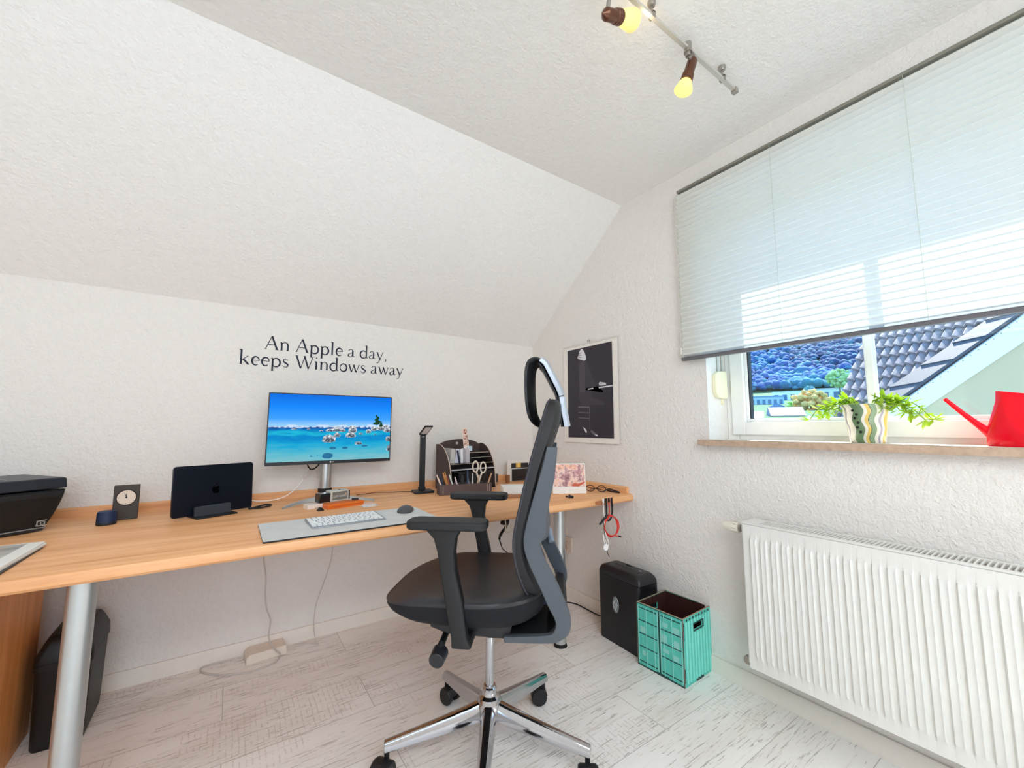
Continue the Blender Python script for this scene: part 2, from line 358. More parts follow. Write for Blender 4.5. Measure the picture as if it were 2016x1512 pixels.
g = G(); g.cyl((-.0, BY0+.006, 1.46), (-.0, BY0+.006, BZ1+.006), .0009, n=6); g.ball((0, BY0+.006, 2.155), .006, 10); g.lathe([(.004, 1.47), (.006, 1.49), (.003, 1.505)], 10, 0, (0, BY0+.006, 0)); g.build('pull_cord', MAT('E8E6DC', .6), bl)

# ---- radiator ----
rd_ = thing('radiator', 'white ribbed panel radiator mounted on the wall under the window', 'radiator', (0, 0, 0))
RY0, RY1, RZ0, RZ1 = -1.59, -3.15, .158, .712
RF = -.13
g = G(); pts = [(RF+.004, RY0)]; p = .0382; y = RY0-.022
prof = []
k = 0
ys = []
while y-p > RY1+.02:
    ys.append(y); y -= p
# fluted panel: each flute bulges towards the room, tapering at its ends
zs = [RZ0, RZ0+.036, RZ0+.046, RZ0+.056, RZ1-.062, RZ1-.052, RZ1-.042, RZ1]
hs = [0, 0, .45, 1, 1, .45, 0, 0]
cols = [(RY0, 0)]
for y in ys:
    for t, d in ((0, 0), (.12, 0), (.17, .6), (.24, 1), (.38, .85), (.5, .8), (.62, .85), (.70, 1), (.77, .6), (.82, 0)): cols.append((y-p*t, d))
cols.append((RY1, 0))
vs = []
for z, hh in zip(zs, hs):
    for yy, d in cols: vs.append((RF-.0085*d*hh, yy, z))
nc = len(cols)
g.add(vs, [(i*nc+j, i*nc+j+1, (i+1)*nc+j+1, (i+1)*nc+j) for i in range(len(zs)-1) for j in range(nc-1)])
g.box((RF+.001, RY1, RZ0+.001), (RF+.012, RY0, RZ1-.001)); g.box((-.045, RY1, RZ0+.02), (-.035, RY0-.01, RZ1-.03))
g.build('front_panel', M_white, rd_, ang=25)
g = G(); g.prism(rrect(RF+.006, RZ0+.01, -.020, RZ1+.004, .008), RY0, RY0+.008, 'y'); g.build('side_cover', M_white, rd_, .002)
g = G(); g.box((RF+.004, RY1, RZ1), (RF+.020, RY0+.008, RZ1+.007)); g.box((-.030, RY1, RZ1), (-.018, RY0+.008, RZ1+.007)); g.box((RF+.02, RY0-.055, RZ1), (-.030, RY0+.008, RZ1+.007))
y = RY0-.06
bars = []
while y > RY1:
    g.box((RF+.02, y-.0045, RZ1+.001), (-.030, y, RZ1+.007)); y -= .0125
g.build('top_grille', M_white, rd_)
g = G(); g.box((RF+.014, RY1, RZ1-.05), (-.034, RY0-.012, RZ1-.045)); g.build('inner_fins', MAT('8A857C', .7), rd_)
g = G(); g.T = Matrix.Translation((-.085, RY0+.008, .682)); g.cyl((0, 0, 0), (0, .028, 0), .010); g.cyl((0, .02, 0), (0, .028, 0), .014); v = g.build('thermostat_valve', M_steel, rd_)
g = G(); g.T = Matrix.Translation((-.085, RY0+.036, .682)) @ Matrix.Rotation(-PI/2, 4, 'X')
g.lathe([(.012, 0), (.022, .002), (.0225, .028), (.0195, .034), (.0175, .058), (.016, .062)]); 
for i in range(8):
    a = 2*PI*i/8; g.box((.0222*math.cos(a)-.001, .0222*math.sin(a)-.001, .006), (.0222*math.cos(a)+.001, .0222*math.sin(a)+.001, .02), 1)
g.lathe([(.0115, .0622), (.0135, .0624)], 24, 1, close=False); g.add([(-.005, -.004, .0626), (.005, -.004, .0626), (0, .006, .0626)], [(0, 1, 2)], 1)
g.build('thermostat_knob', [MAT('F1ECDC', .4), MAT('8E8B82', .5)], v)
g = G(); g.cyl((-.07, RY0+.0, .168), (-.07, RY0+.026, .168), .012); g.cyl((-.085, RY0+.024, .168), (-.055, RY0+.024, .168), .014); g.cyl((-.102, RY0+.024, .166), (-.08, RY0+.024, .166), .0165, .0165, 12); g.build('return_valve', M_steel, rd_, .001)
for yb in (-2.0, -2.7): g = G(); g.cyl((-.035, yb, .3), (-.001, yb, .3), .012); g.build('wall_bracket', M_steel, rd_)
# ================= DESK =================
ZT = .732
dk = thing('desk', 'long beech desk top along the knee wall on round silver legs', 'desk')
def round_front(y, r, z0, z1): return [(y+r, z0)]+[(y+r-r*math.sin(a)*1.0, (z0+z1)/2-(z1-z0)/2*math.cos(a)) for a in [PI*k/8 for k in range(1, 8)]]+[(y+r, z1)]
XD = -3.35
g = G(); g.prism([(-.001, .694), (-.001, ZT), (-.918, ZT), (-.926, ZT-.004), (-.930, ZT-.012), (-.930, .702), (-.922, .694)], XD, -.001, 'x'); g.build('tabletop', M_wood, dk)
g = G(); g.prism([(-.001, ZT), (-.02, ZT), (-.02, .762), (-.012, .769), (-.001, .769)], XD, -.001, 'x'); g.build('upstand', M_wood, dk)
g = G(); g.prism([(-.001, ZT), (-.02, ZT), (-.02, .762), (-.012, .769), (-.001, .769)], -.90, -.02, 'y'); g.build('upstand', M_woody, dk)
for x, y in ((-2.195, -.87), (-.436, -.80)):
    g = G(); g.cyl((x, y, .012), (x, y, .69), .0295, .030, 32); g.cyl((x, y, .688), (x, y, .694), .0305, .0305, 32); lg = g.build('leg', M_alu, dk, ang=40)
    g = G(); g.cyl((x, y, 0), (x, y, .016), .034, .030, 32); g.build('leg_foot', M_rubber, lg)
# cabinet under the desk, left
cb = thing('cabinet', 'orange brown wooden pedestal cabinet under the left end of the desk', 'cabinet', (-2.43, -.53, 0))
g = G(); g.box((-.018, -.36, .0), (0, .36, .69)); g.build('side_panel', M_cab, cb, .001)
g = G(); g.box((-.60, -.34, .0), (-.018, .36, .685)); g.build('body', M_cab, cb)
for k in range(4):
    g = G(); g.box((-.597, -.36, .02+k*.166), (-.003-.018, -.341, .18+k*.166)); d = g.build('drawer', M_cab, cb, .001)
    g = G(); g.cyl((-.38, -.375, .10+k*.166), (-.24, -.375, .10+k*.166), .005, n=10); g.cyl((-.38, -.375, .10+k*.166), (-.38, -.36, .10+k*.166), .004, n=8); g.cyl((-.24, -.375, .10+k*.166), (-.24, -.36, .10+k*.166), .004, n=8); g.build('handle', M_alu, d)
# black bin under the desk
bn = thing('waste_bin', 'black plastic bin with a swing lid under the desk behind the silver leg', 'bin', (-2.325, -.20, 0), 0)
g = G()
def ring(w_, d_, z, r=.02): return [(x, y, z) for x, y in rrect(-w_, -d_, w_, d_, r, 4)]
g.loft([ring(.064, .120, 0), ring(.067, .124, .01), ring(.072, .134, .265), ring(.076, .138, .267), ring(.076, .138, .288)]); g.build('bin_body', MAT('0B0B0D', .5), bn, ang=40)
g = G(); g.loft([ring(.076, .138, .289), ring(.074, .136, .310), ring(.060, .124, .345), ring(.050, .116, .365), ring(.044, .108, .370)]); g.build('swing_lid', MAT('0E0E10', .45), bn, ang=40)

# ---- monitor ----
def screen_mats():
    out = []
    def em(name, stops, s=1.0, nz=None):
        m = bpy.data.materials.new(name); m.use_nodes = True; n = m.node_tree; n.nodes.clear(); o = n.nodes.new('ShaderNodeOutputMaterial'); e = n.nodes.new('ShaderNodeEmission')
        t = n.nodes.new('ShaderNodeTexCoord'); sp = n.nodes.new('ShaderNodeSeparateXYZ'); n.links.new(t.outputs['Object'], sp.inputs[0])
        f = sp.outputs[2]
        if nz:
            mp = n.nodes.new('ShaderNodeMapping'); mp.inputs['Scale'].default_value = nz[1]; n.links.new(t.outputs['Object'], mp.inputs[0])
            q = n.nodes.new('ShaderNodeTexNoise'); q.inputs['Scale'].default_value = 1; q.inputs['Detail'].default_value = 5; n.links.new(mp.outputs[0], q.inputs['Vector'])
            a = mathn(m, 'MULTIPLY', mathn(m, 'SUBTRACT', q.outputs['Fac'], .5), nz[0]); f = mathn(m, 'ADD', f, a)
        mr = n.nodes.new('ShaderNodeMapRange'); mr.inputs[1].default_value = -.177; mr.inputs[2].default_value = .177; n.links.new(f, mr.inputs[0])
        c = ramp(m, mr.outputs[0], stops); n.links.new(c, e.inputs[0]); e.inputs[1].default_value = s; n.links.new(e.outputs[0], o.inputs[0]); out.append(m)
    em('screen_sky', [(.55, '8FC6F0'), (.64, '3E9CF5'), (.8, '1B86F4'), (1, '1467D8')])
    em('screen_sea', [(.03, '7FB9C2'), (.16, '55B3C8'), (.28, '1BA3CF'), (.38, '0E80C4'), (.44, '22B3D2'), (.5, '0F6FB8'), (.56, '0D3F86')], 1, (.07, (9, 9, 60)))
    em('screen_mountain', [(.495, '1C3C7C'), (.518, '3E66A8'), (.532, 'C6D8EE')], 1, (.03, (60, 60, 90)))
    em('screen_rock_light', [(.2, '7E8894'), (.5, 'B9C0C9'), (.8, 'E2E4E8')], 1, (1.2, (90, 90, 90)))
    em('screen_rock_dark', [(.2, '3C4A58'), (.5, '67727E'), (.8, '8C949E')], 1, (1.2, (110, 110, 110)))
    em('screen_rock_under', [(0, '2A6A92'), (1, '2F7FA6')])
    em('screen_tree', [(0, '153020'), (1, '1F4A2C')])
    return out
mo = thing('monitor', 'wide dark-framed monitor showing a blue lake with rocks, on the desk', 'monitor', (-1.449, -.205, 1.0955), math.radians(-1.0))
W2, H2 = .298, .1765
g = G(); g.prism(rrect(-W2, -H2, W2, H2, .004), 0, .012, 'y'); g.box((-.17, .012, -.10), (.17, .03, .10)); g.build('bezel', M_black, mo, .001)
g = G()
def scr(poly, lay, mi): g.add([(x, -.0004-lay*.00012, z) for x, z in poly], [tuple(range(len(poly)))], mi)
sw, sb, st_ = .293, -.160, .1715
zh = sb+(st_-sb)*.485
scr([(-sw, zh), (sw, zh), (sw, st_), (-sw, st_)], 0, 0); scr([(-sw, sb), (sw, sb), (sw, zh), (-sw, zh)], 0, 1)
rr = random.Random(4)
mt = [(-sw, zh)]+[(-sw+2*sw*i/40, zh+.010+.011*rr.random()*(1 if i < 30 else 1.3)) for i in range(41)]+[(sw, zh)]
scr(mt[::-1] if False else mt, 1, 2)
def blob(cx, cz, a, b, mi, lay, seed, flat=.4):
    q = random.Random(seed); P = []
    for i in range(18):
        t = 2*PI*i/18; k = 1+.14*(q.random()-.5); z = math.sin(t)*b*k
        if z < 0: z *= flat
        P.append((max(-sw, min(sw, cx+math.cos(t)*a*k)), max(sb, cz+z)))
    scr(P, lay, mi)
def px(u, v): return (-sw+2*sw*u, sb+(st_-sb)*v)
rocks = [(.465, .305, .078, .085, 1), (.53, .375, .038, .05, 2), (.645, .37, .062, .062, 3), (.66, .45, .050, .085, 4), (.52, .46, .06, .045, 5), (.47, .452, .05, .03, 6), (.57, .45, .04, .04, 7),
         (.80, .43, .035, .045, 8), (.85, .47, .04, .05, 9), (.91, .48, .05, .055, 10), (.97, .45, .05, .06, 11), (.19, .475, .03, .012, 12), (.30, .475, .016, .012, 13), (.86, .39, .02, .012, 14),
         (.715, .245, .045, .035, 15), (.985, .30, .04, .06, 16), (.99, .14, .03, .07, 17), (.40, .452, .02, .014, 18), (.73, .40, .03, .02, 19), (.95, .52, .04, .03, 20)]
for u, v, a, b, s_ in rocks:
    x, z = px(u, v); blob(x, z, a*2*sw*.5*1.45, b*(st_-sb)*1.05, 3, 3+s_*.05, s_); blob(x+.2*a*.3, z-.001, a*2*sw*.5*1.0, b*(st_-sb)*.55, 4, 4.5+s_*.05, s_+50, .5)
for u, v, a, b, s_ in [(.46, .07, .08, .045, 1), (.50, .185, .05, .02, 2), (.60, .185, .045, .02, 3), (.33, .07, .02, .01, 4), (.38, .085, .01, .006, 5), (.77, .21, .05, .015, 6)]:
    x, z = px(u, v); blob(x, z, a*2*sw*.5*1.1, b*(st_-sb), 5, 2, s_, 1)
x, z = px(.875, .60)
for k in range(5): blob(x+(.004 if k % 2 else -.003), z+.030-k*.010, .004+.0035*k, .008, 6, 6, 40+k, 1)
scr([(x-.001, z-.02), (x+.0015, z-.02), (x+.0015, z+.02), (x-.001, z+.02)], 6, 6)
for k in range(3): blob(x+.022, z-.004-k*.009, .004+.003*k, .007, 6, 6, 60+k, 1)
g.build('screen', screen_mats(), mo)
textmesh('LG', .009, 'maker_mark', MAT('E8E8EA', .4), mo, Matrix.Translation((.004, -.0006, -.1685)) @ Matrix.Rotation(PI/2, 4, 'X'))
g = G(); g.cyl((-.029, -.0006, -.1685+.168*0), (-.029, -.001, -.1685), .0001, n=4)
g = G(); g.T = Matrix.Translation((-.008, -.0008, -.1685)) @ Matrix.Rotation(PI/2, 4, 'X'); g.lathe([(.0001, 0), (.0042, .0002)], 20); g.build('maker_badge', MAT('E8E8EA', .4), mo)
# stand: column, ring, crescent foot
px0, py0 = -.018, .062
g = G(); g.cyl((px0, py0, -.305), (px0, py0, -.03), .030, n=32); g.box((px0-.025, .028, -.05), (px0+.025, .05, .02)); sd_ = g.build('stand_column', M_alu, mo, ang=40)
g = G(); g.cyl((px0, py0, -.325), (px0, py0, -.305), .0335, n=32); g.build('column_collar', M_rubber, sd_, .003)
g = G(); g.cyl((px0, py0, -.360), (px0, py0, -.325), .034, .030, 32)
ri = []
for i in range(25):
    t = i/24; a = math.radians(200+140*t); ca = (px0+.195*math.cos(a)*1.0, py0+.02+.19*math.sin(a)*.95)
    ex = abs(t-.5)*2
    # crescent that bows forward at its tips
    x = px0+(t-.5)*.41; y = py0-.02-.155*ex**2.2; hw = .030-.016*ex; ht = .022-.014*ex
    z0_ = -.3635
    ri.append([(x, y-hw, z0_), (x, y+hw, z0_), (x, y+hw*.6, z0_+ht), (x, y-hw*.6, z0_+ht)])
g.loft(ri); g.build('stand_foot', M_alu, mo, ang=30)

# cables hanging behind the monitor
def cable(name, label, pts, r, m, ends=None, cat='cable', group=None, n=8, sm=3):
    g = G(); g.tube(pts, r, n, 0, sm)
    o = g.build(name, m)
    tag(o, label, cat, group)
    return o
cable('video_cable', 'black looped cable hanging behind the monitor stand column', [(-1.53, -.10, .95), (-1.548, -.10, .915), (-1.53, -.10, .885), (-1.50, -.10, .90), (-1.478, -.10, .945)], .0035, M_rubber)
cable('white_cable_loop', 'thin pale loop of cable left of the monitor column', [(-1.535, -.09, .885), (-1.56, -.09, .85), (-1.555, -.09, .835), (-1.53, -.09, .86), (-1.51, -.09, .885), (-1.50, -.09, .84), (-1.48, -.09, .85), (-1.48, -.1, .88)], .0022, MAT('D9CFC8', .5))
cable('white_desk_cable', 'white charging cable running from the laptop up to the monitor', [(-1.80, -.075, .757), (-1.765, -.10, .746), (-1.70, -.10, .744), (-1.64, -.085, .755), (-1.585, -.08, .80), (-1.548, -.08, .86), (-1.535, -.09, .91)], .0025, MAT('F2EEE6', .5))
cable('black_laptop_cable', 'short black cable bundle lying right of the upright laptop', [(-1.80, -.25, .737), (-1.77, -.235, .740), (-1.735, -.215, .743), (-1.71, -.205, .738), (-1.735, -.24, .738), (-1.77, -.255, .738), (-1.80, -.22, .738)], .004, M_rubber)
cable('black_lamp_cable', 'thin dark cable lying on the desk between monitor foot and desk lamp', [(-1.30, -.11, .735), (-1.24, -.10, .735), (-1.18, -.09, .735), (-1.12, -.12, .735), (-1.06, -.13, .735), (-1.0, -.17, .736)], .0018, MAT('5A3B2E', .5))

# ---- upright laptop in a stand ----
ang = math.atan2(-.238+.351, -1.79+2.062)
lp = thing('laptop', 'closed midnight-black laptop standing upright on its long edge', 'laptop', (-1.926, -.275, ZT+.006), ang)
g = G(); g.T = Matrix.Rotation(math.radians(-4), 4, 'X'); g.prism(rrect(-.150, .0, .150, .205, .012), -.0012, .013, 'y'); g.build('lid', mat('midnight_metal', '0D1524', .32, .6), lp, .0015)
g = G(); g.T = Matrix.Rotation(math.radians(-4), 4, 'X')
ap = [(-.001, .002), (.004, .006), (.010, .0055), (.0135, .0015), (.0105, -.002), (.0095, -.007), (.0115, -.011), (.0125, -.0125), (.0095, -.0185), (.006, -.021), (.001, -.019), (-.004, -.021), (-.009, -.017), (-.0125, -.009), (-.0125, -.001), (-.009, .005), (-.005, .006)]
g.add([(x*1.15+.002, -.0016, z*1.15+.106) for x, z in ap], [tuple(range(len(ap)))]); g.add([(x+.002, -.0016, z+.108) for x, z in [(.0, .008), (.001, .013), (.006, .0165), (.0055, .012)]], [(0, 1, 2, 3)])
g.build('lid_emblem', MAT('000003', .12), lp)
ls = thing('laptop_stand', 'dark grey vertical dock slab holding the upright laptop', 'stand', (-1.925, -.31, ZT), ang+math.radians(1))
g = G(); g.box((-.075, -.035, 0), (.075, .060, .006)); g.build('base_plate', M_black, ls, .001)
g = G(); g.T = Matrix.Rotation(math.radians(-6), 4, 'X'); g.prism(rrect(-.068, .003, .066, .046, .006), .005, .018, 'y'); g.build('front_cheek', MAT('3F444C', .35, .4), ls, .001)
g = G(); g.prism(rrect(-.068, .003, .066, .046, .006), .056, .062, 'y'); g.build('rear_cheek', MAT('3F444C', .35, .4), ls, .001)

# ---- clock and puck ----
ck = thing('desk_clock', 'small dark brown block clock with a round cream dial', 'clock', (-2.221, -.205, ZT), math.radians(5))
g = G(); g.box((-.039, -.0, 0), (.039, .022, .137)); g.build('case', mat('dark_stone', '3B332C', .55), ck, .002)
g = G(); g.T = Matrix.Translation((.0, -.0005, .088)) @ Matrix.Rotation(PI/2, 4, 'X')
g.lathe([(.0005, 0), (.0285, .0005)], 40, 0); g.lathe([(.0285, 0), (.0305, .0012), (.0315, 0)], 40, 1, close=False)
for i in range(12):
    a = PI/2-2*PI*i/12; c, s_ = math.cos(a), math.sin(a); l = .004 if i % 3 == 0 else .002
    g.add([(c*.026-s_*.0006, s_*.026+c*.0006, .0011), (c*.026+s_*.0006, s_*.026-c*.0006, .0011), (c*(.026-l)+s_*.0006, s_*(.026-l)-c*.0006, .0011), (c*(.026-l)-s_*.0006, s_*(.026-l)+c*.0006, .0011)], [(0, 1, 2, 3)], 1)
g.build('dial', [MAT('E6D6C4', .5), MAT('2A1D18', .5)], ck)
g = G(); g.T = Matrix.Translation((.0, -.002, .088)) @ Matrix.Rotation(PI/2, 4, 'X')
def hand(a, l, w_, z):
    c, s_ = math.cos(a), math.sin(a); g.add([(-s_*w_, c*w_, z), (s_*w_, -c*w_, z), (c*l+s_*w_*.5, s_*l-c*w_*.5, z), (c*l-s_*w_*.5, s_*l+c*w_*.5, z)], [(0, 1, 2, 3)])
hand(math.radians(92), .016, .0016, .0); hand(math.radians(108), .022, .0011, .0005); g.lathe([(.0001, .001), (.003, .001)], 14); g.build('hands', MAT('1D120E', .5), ck)
pk = thing('smart_speaker', 'small round dark blue speaker puck in front of the clock', 'speaker', (-2.262, -.272, ZT), 0)
g = G(); g.lathe([(.028, 0), (.030, .003), (.0295, .010)], 32); g.build('base_ring', M_black, pk)
g = G(); g.lathe([(.0295, .010), (.0285, .044), (.026, .050), (.001, .052)], 32); g.build('body', mat('navy_fabric', '10264A', .6, bump=(700, .2)), pk)

# ---- printer ----
pr = thing('printer', 'black inkjet printer with tapered sides at the left end of the desk', 'printer', (-2.385, -.250, ZT), math.atan2(.59, .81))
g = G(); pf = [(-.43, .143), (0, .143), (-.003, .12), (-.012, .09), (-.027, .05), (-.043, .018), (-.058, .004), (-.372, .004), (-.405, .05), (-.425, .10)]
g.prism(pf, 0, .27, 'y'); g.build('body', mat('printer_black', '08090C', .3), pr, .004)
g = G(); g.prism([(-.43, .147), (.002, .147), (-.001, .181), (-.008, .186), (-.422, .186), (-.43, .180)], -.004, .27, 'y'); g.build('scanner_lid', mat('printer_lid', '1D2530', .38), pr, .004)
g = G(); g.prism([(-.425, .118), (-.022, .118), (-.010, .137), (-.425, .137)], -.010, 0, 'y'); g.build('upper_trim', MAT('1A1B20', .3), pr, .002)
g = G(); g.prism([(-.37, .004), (-.055, .004), (-.048, .013), (-.38, .013)], -.006, 0, 'y', 1); g.prism([(-.38, .0125), (-.050, .0125), (-.048, .0155), (-.38, .0155)], -.008, 0, 'y', 0); g.build('output_tray_edge', [MAT('9AA0A6', .25, .5), M_black], pr)
g = G(); g.T = Matrix.Translation((-.072, -.0095, .020)) @ Matrix.Scale(1.3, 4)
for a, b in (((0, 0), (.020, .002)), ((0, .013), (.020, .015)), ((0, 0), (.002, .015)), ((.007, .0035), (.017, .0052)), ((.007, .0095), (.017, .0112)), ((.007, .0035), (.009, .0112)), ((.015, .0035), (.017, .0085))): g.box((a[0], 0, a[1]), (b[0], .002, b[1]))
g.box((0, .002, 0), (.004, .0095, .004)); g.build('emblem', MAT('B9B7B5', .3, .3), pr)
g = G(); g.ball((-.22, .05, .186), .055, 24, 0, (1.5, 1, .22)); g.build('control_bulge', MAT('3D4650', .3), pr)
# document stack
dc = thing('document_stack', 'stack of printed papers and magazines on the front left of the desk', 'papers', (-2.345, -.565, ZT), math.radians(-2))
for k, (dx, dy, rz, hh, c, nm) in enumerate([(0, -.02, 1.5, .006, '3A4046', 'dark_folder'), (.002, 0, 0, .005, 'E6E4DE', 'magazine'), (-.004, .006, 1, .004, 'F3F1EC', 'magazine')]):
    z = [0, .006, .011][k]
    g = G(); g.T = Matrix.Translation((dx, dy, z)) @ Matrix.Rotation(math.radians(rz), 4, 'Z'); g.prism(rrect(-.21, -.35+.03, 0, 0, .004), 0, hh*.94, 'z'); g.build(nm, MAT(c, .5), dc)
pm = mat('printed_cover', 'B9B5AF', .35); b_ = pm.node_tree.nodes['Principled BSDF']; nz_ = noise(pm, mapped(pm, (8, 30, 1)), 1.2, 5); L(pm, ramp(pm, nz_, [(.3, '9A968F'), (.5, 'C9C5BF'), (.7, 'E4E2DE')]), b_.inputs['Base Color'])
g = G(); g.T = Matrix.Translation((-.004, .006, .0152)) @ Matrix.Rotation(math.radians(1), 4, 'Z'); g.box((-.20, -.31, 0), (-.035, -.012, .0004)); g.build('cover_picture', pm, dc)

# ---- desk pad, keyboard, mouse ----
dp = thing('desk_pad', 'long light grey felt desk pad in front of the monitor', 'desk pad', (0, 0, ZT))
felt = mat('grey_felt', 'D3D5D3', .95, bump=(600, .3), var=(14, .12))
g = G(); g.prism(rrect(-1.782, -.912, -1.165, -.620, .006), .0045, .0062, 'z'); g.build('felt_top', felt, dp)
g = G(); g.prism(rrect(-1.782, -.9165, -1.165, -.620, .006), 0, .0045, 'z'); g.build('rubber_base', M_rubber, dp)
kb = thing('keyboard', 'slim compact white keyboard with silver body on the felt desk pad', 'keyboard', (-1.492, -.742, ZT+.0063), math.radians(1.5))
g = G(); g.prism([(-.078, 0), (.078, 0), (.078, .010), (-.078, .004)], -.135, .135, 'x'); g.build('body', MAT('A4A7AA', .35, .4), kb, .0015)
rows = [([.0176]*14, .9), ([.0176]*12+[.0262], 1), ([.0262]+[.0176]*12, 1), ([.031]+[.0176]*10+[.0356], 1), ([.0395]+[.0176]*9+[.0446], 1), ([.0176, .0176, .0176, .022, .088, .022, .0176, .0176, .0176, .0176], 1)]
y = .064
kg = MAT('F5F5F3', .45)
for widths, hh in rows:
    x = -.131; tot = sum(widths)+.0014*(len(widths)-1); f_ = .262/tot
    for w_ in widths:
        g = G(); w_ *= f_; zz = .0105+.04*(y)-.002; g.box((x, y-.0088, zz-.004), (x+w_-.0034, y+.0088, zz)); g.build('key', kg, kb)
        x += w_+.0014*f_
    y -= .0232
ms = thing('mouse', 'dark grey wireless mouse on the right end of the desk pad', 'mouse', (-1.236, -.705, ZT+.0063), math.radians(60))
g = G(); rings = []
for i in range(9):
    t = i/8; x = -.052+.104*t; wd = .033*math.sqrt(max(0, 1-(2*t-1)**4))*.98+.003; hh = .024*math.sin(PI*(.12+.78*(1-t)))*1.0+.003
    rings.append([(x, wd*math.cos(a), max(0, hh*math.sin(a))) for a in [PI*k/8 for k in range(9)]]+[(x, -wd*.5, 0), (x, wd*.5, 0)])
g.loft(rings); g.build('shell', MAT('4C4D50', .4), ms, subsurf=1)
g = G(); g.T = Matrix.Translation((.022, 0, .018)); g.cyl((0, -.003, 0), (0, .003, 0), .006, n=16); g.build('scroll_wheel', M_black, ms)
# ---- small boxes before the monitor ----
sb_ = thing('gadget_box', 'small metal-faced box with white lettering and a dark window below the monitor', 'box', (-1.530, -.385, ZT+.0225), math.radians(14))
g = G(); g.box((0, 0, 0), (.056, .050, .040)); g.build('black_case', M_blackg, sb_, .002)
g = G(); g.box((.050, -.003, .0), (.138, .052, .048)); g.build('sleeve', MAT('C9C8BE', .5), sb_, .0015)
g = G(); g.box((.058, -.0042, .006), (.132, -.0032, .043)); g.build('label_plate', MAT('75756B', .5), sb_)
textmesh('COM CARD', .0135, 'printed_words', MAT('DAD8D0', .5), sb_, Matrix.Translation((.090, -.0046, .022)) @ Matrix.Rotation(PI/2, 4, 'X'), .0002)
g = G(); g.T = Matrix.Translation((.122, -.0048, .031)) @ Matrix.Rotation(PI/2, 4, 'X'); g.lathe([(.0001, .0003), (.0045, .0003)], 18); g.build('round_mark', MAT('F0C79A', .4), sb_)
g = G(); g.box((.135, .004, .002), (.148, .046, .042)); g.build('end_cap', M_black, sb_, .001)
g = G(); g.cyl((.100, .02, .047), (.100, .02, .0500), .006); g.build('top_button', MAT('3C5A48', .4), sb_)
ob = thing('orange_slide_box', 'flat orange slide box under the metal-faced gadget box', 'box', (-1.502, -.445, ZT), math.radians(14))
g = G(); g.box((0, 0, 0), (.172, .06, .021)); g.build('body', MAT('E4701F', .4), ob, .0015)
g = G(); g.box((.002, -.0008, .009), (.170, .0, .0105)); g.build('seam', MAT('A23F10', .5), ob)
pb = thing('binder_clip', 'black binder clip lying left of the orange box', 'clip', (-1.545, -.462, ZT), math.radians(20))
g = G(); g.prism([(0, 0), (.028, 0), (.014, .016)], 0, .022, 'y'); g.build('clip_body', M_black, pb, .001)
g = G(); g.tube([(.010, .011, .015), (.002, .008, .017), (-.008, .008, .012), (-.008, .016, .012), (.002, .016, .017), (.010, .013, .015)], .0009, 6); g.build('wire_lever', M_steel, pb)
g = G(); g.box((0, 0, 0), (.075, .048, .020)); o = g.build('white_card_box', MAT('E9DED2', .6), None, .001, loc=(-1.580, -.395, ZT)); o.rotation_euler = (0, 0, math.radians(14)); tag(o, 'small white card box under the black end of the gadget box', 'box')
g = G(); g.box((0, 0, 0), (.03, .012, .008)); o = g.build('memory_stick', M_black, None, .001, loc=(-1.385, -.372, ZT+.0215)); o.rotation_euler = (0, 0, math.radians(-20)); tag(o, 'black memory stick on top of the orange box', 'memory stick')
cdm = mat('printed_card', 'E8E4E6', .5); nz_ = noise(cdm, mapped(cdm, (40, 160, 1)), 1, 3); L(cdm, ramp(cdm, nz_, [(.42, '9FB6C9'), (.5, 'EFEDEA')]), cdm.node_tree.nodes['Principled BSDF'].inputs['Base Color'])
g = G(); g.box((0, 0, 0), (.068, .045, .0015)); o = g.build('business_card', cdm, None, loc=(-1.352, -.475, ZT)); o.rotation_euler = (0, 0, math.radians(4)); tag(o, 'printed white business card right of the orange box, front one', 'card')
g = G(); g.box((0, 0, 0), (.068, .045, .0015)); o = g.build('business_card', MAT('E9C8C0', .5), None, loc=(-1.345, -.415, ZT)); o.rotation_euler = (0, 0, math.radians(10)); tag(o, 'pink card half behind the printed white business card', 'card')

# ---- desk lamp ----
dl = thing('desk_lamp', 'slim black folding desk lamp standing upright left of the organizer', 'desk lamp', (-.958, -.215, ZT), math.radians(-8))
g = G(); g.prism(rrect(-.056, -.05, .056, .05, .008), 0, .013, 'z'); g.build('base', M_black, dl, .003)
g = G(); g.box((-.020, .012, .012), (.020, .032, .030)); g.box((-.0165, .015, .03), (.0165, .027, .325)); g.build('pole', M_black, dl, .002)
g = G(); g.cyl((-.016, .021, .330), (.016, .021, .330), .008, n=16); g.box((-.006, .0145, .315), (.006, .0148, .319), 1); g.build('hinge', [M_black, M_silver], dl)
g = G(); g.T = Matrix.Translation((.002, .021, .336)) @ Matrix.Rotation(math.radians(10), 4, 'Z') @ Matrix.Rotation(math.radians(-30), 4, 'X')
g.box((-.024, -.085, -.004), (.026, .012, .005)); hd_ = g.build('lamp_head', M_black, dl, .002)
g = G(); g.T = Matrix.Translation((.002, .021, .336)) @ Matrix.Rotation(math.radians(10), 4, 'Z') @ Matrix.Rotation(math.radians(-30), 4, 'X'); g.box((-.018, -.078, -.0048), (.020, -.004, -.0038)); g.build('diffuser', MAT('E2E4E4', .3), hd_)
# ================= OFFICE CHAIR =================
ch = thing('office_chair', 'black high-back swivel chair with headrest and polished five-star base', 'office chair', (-1.097, -1.191, 0), 0)
TH = math.radians(139.65)
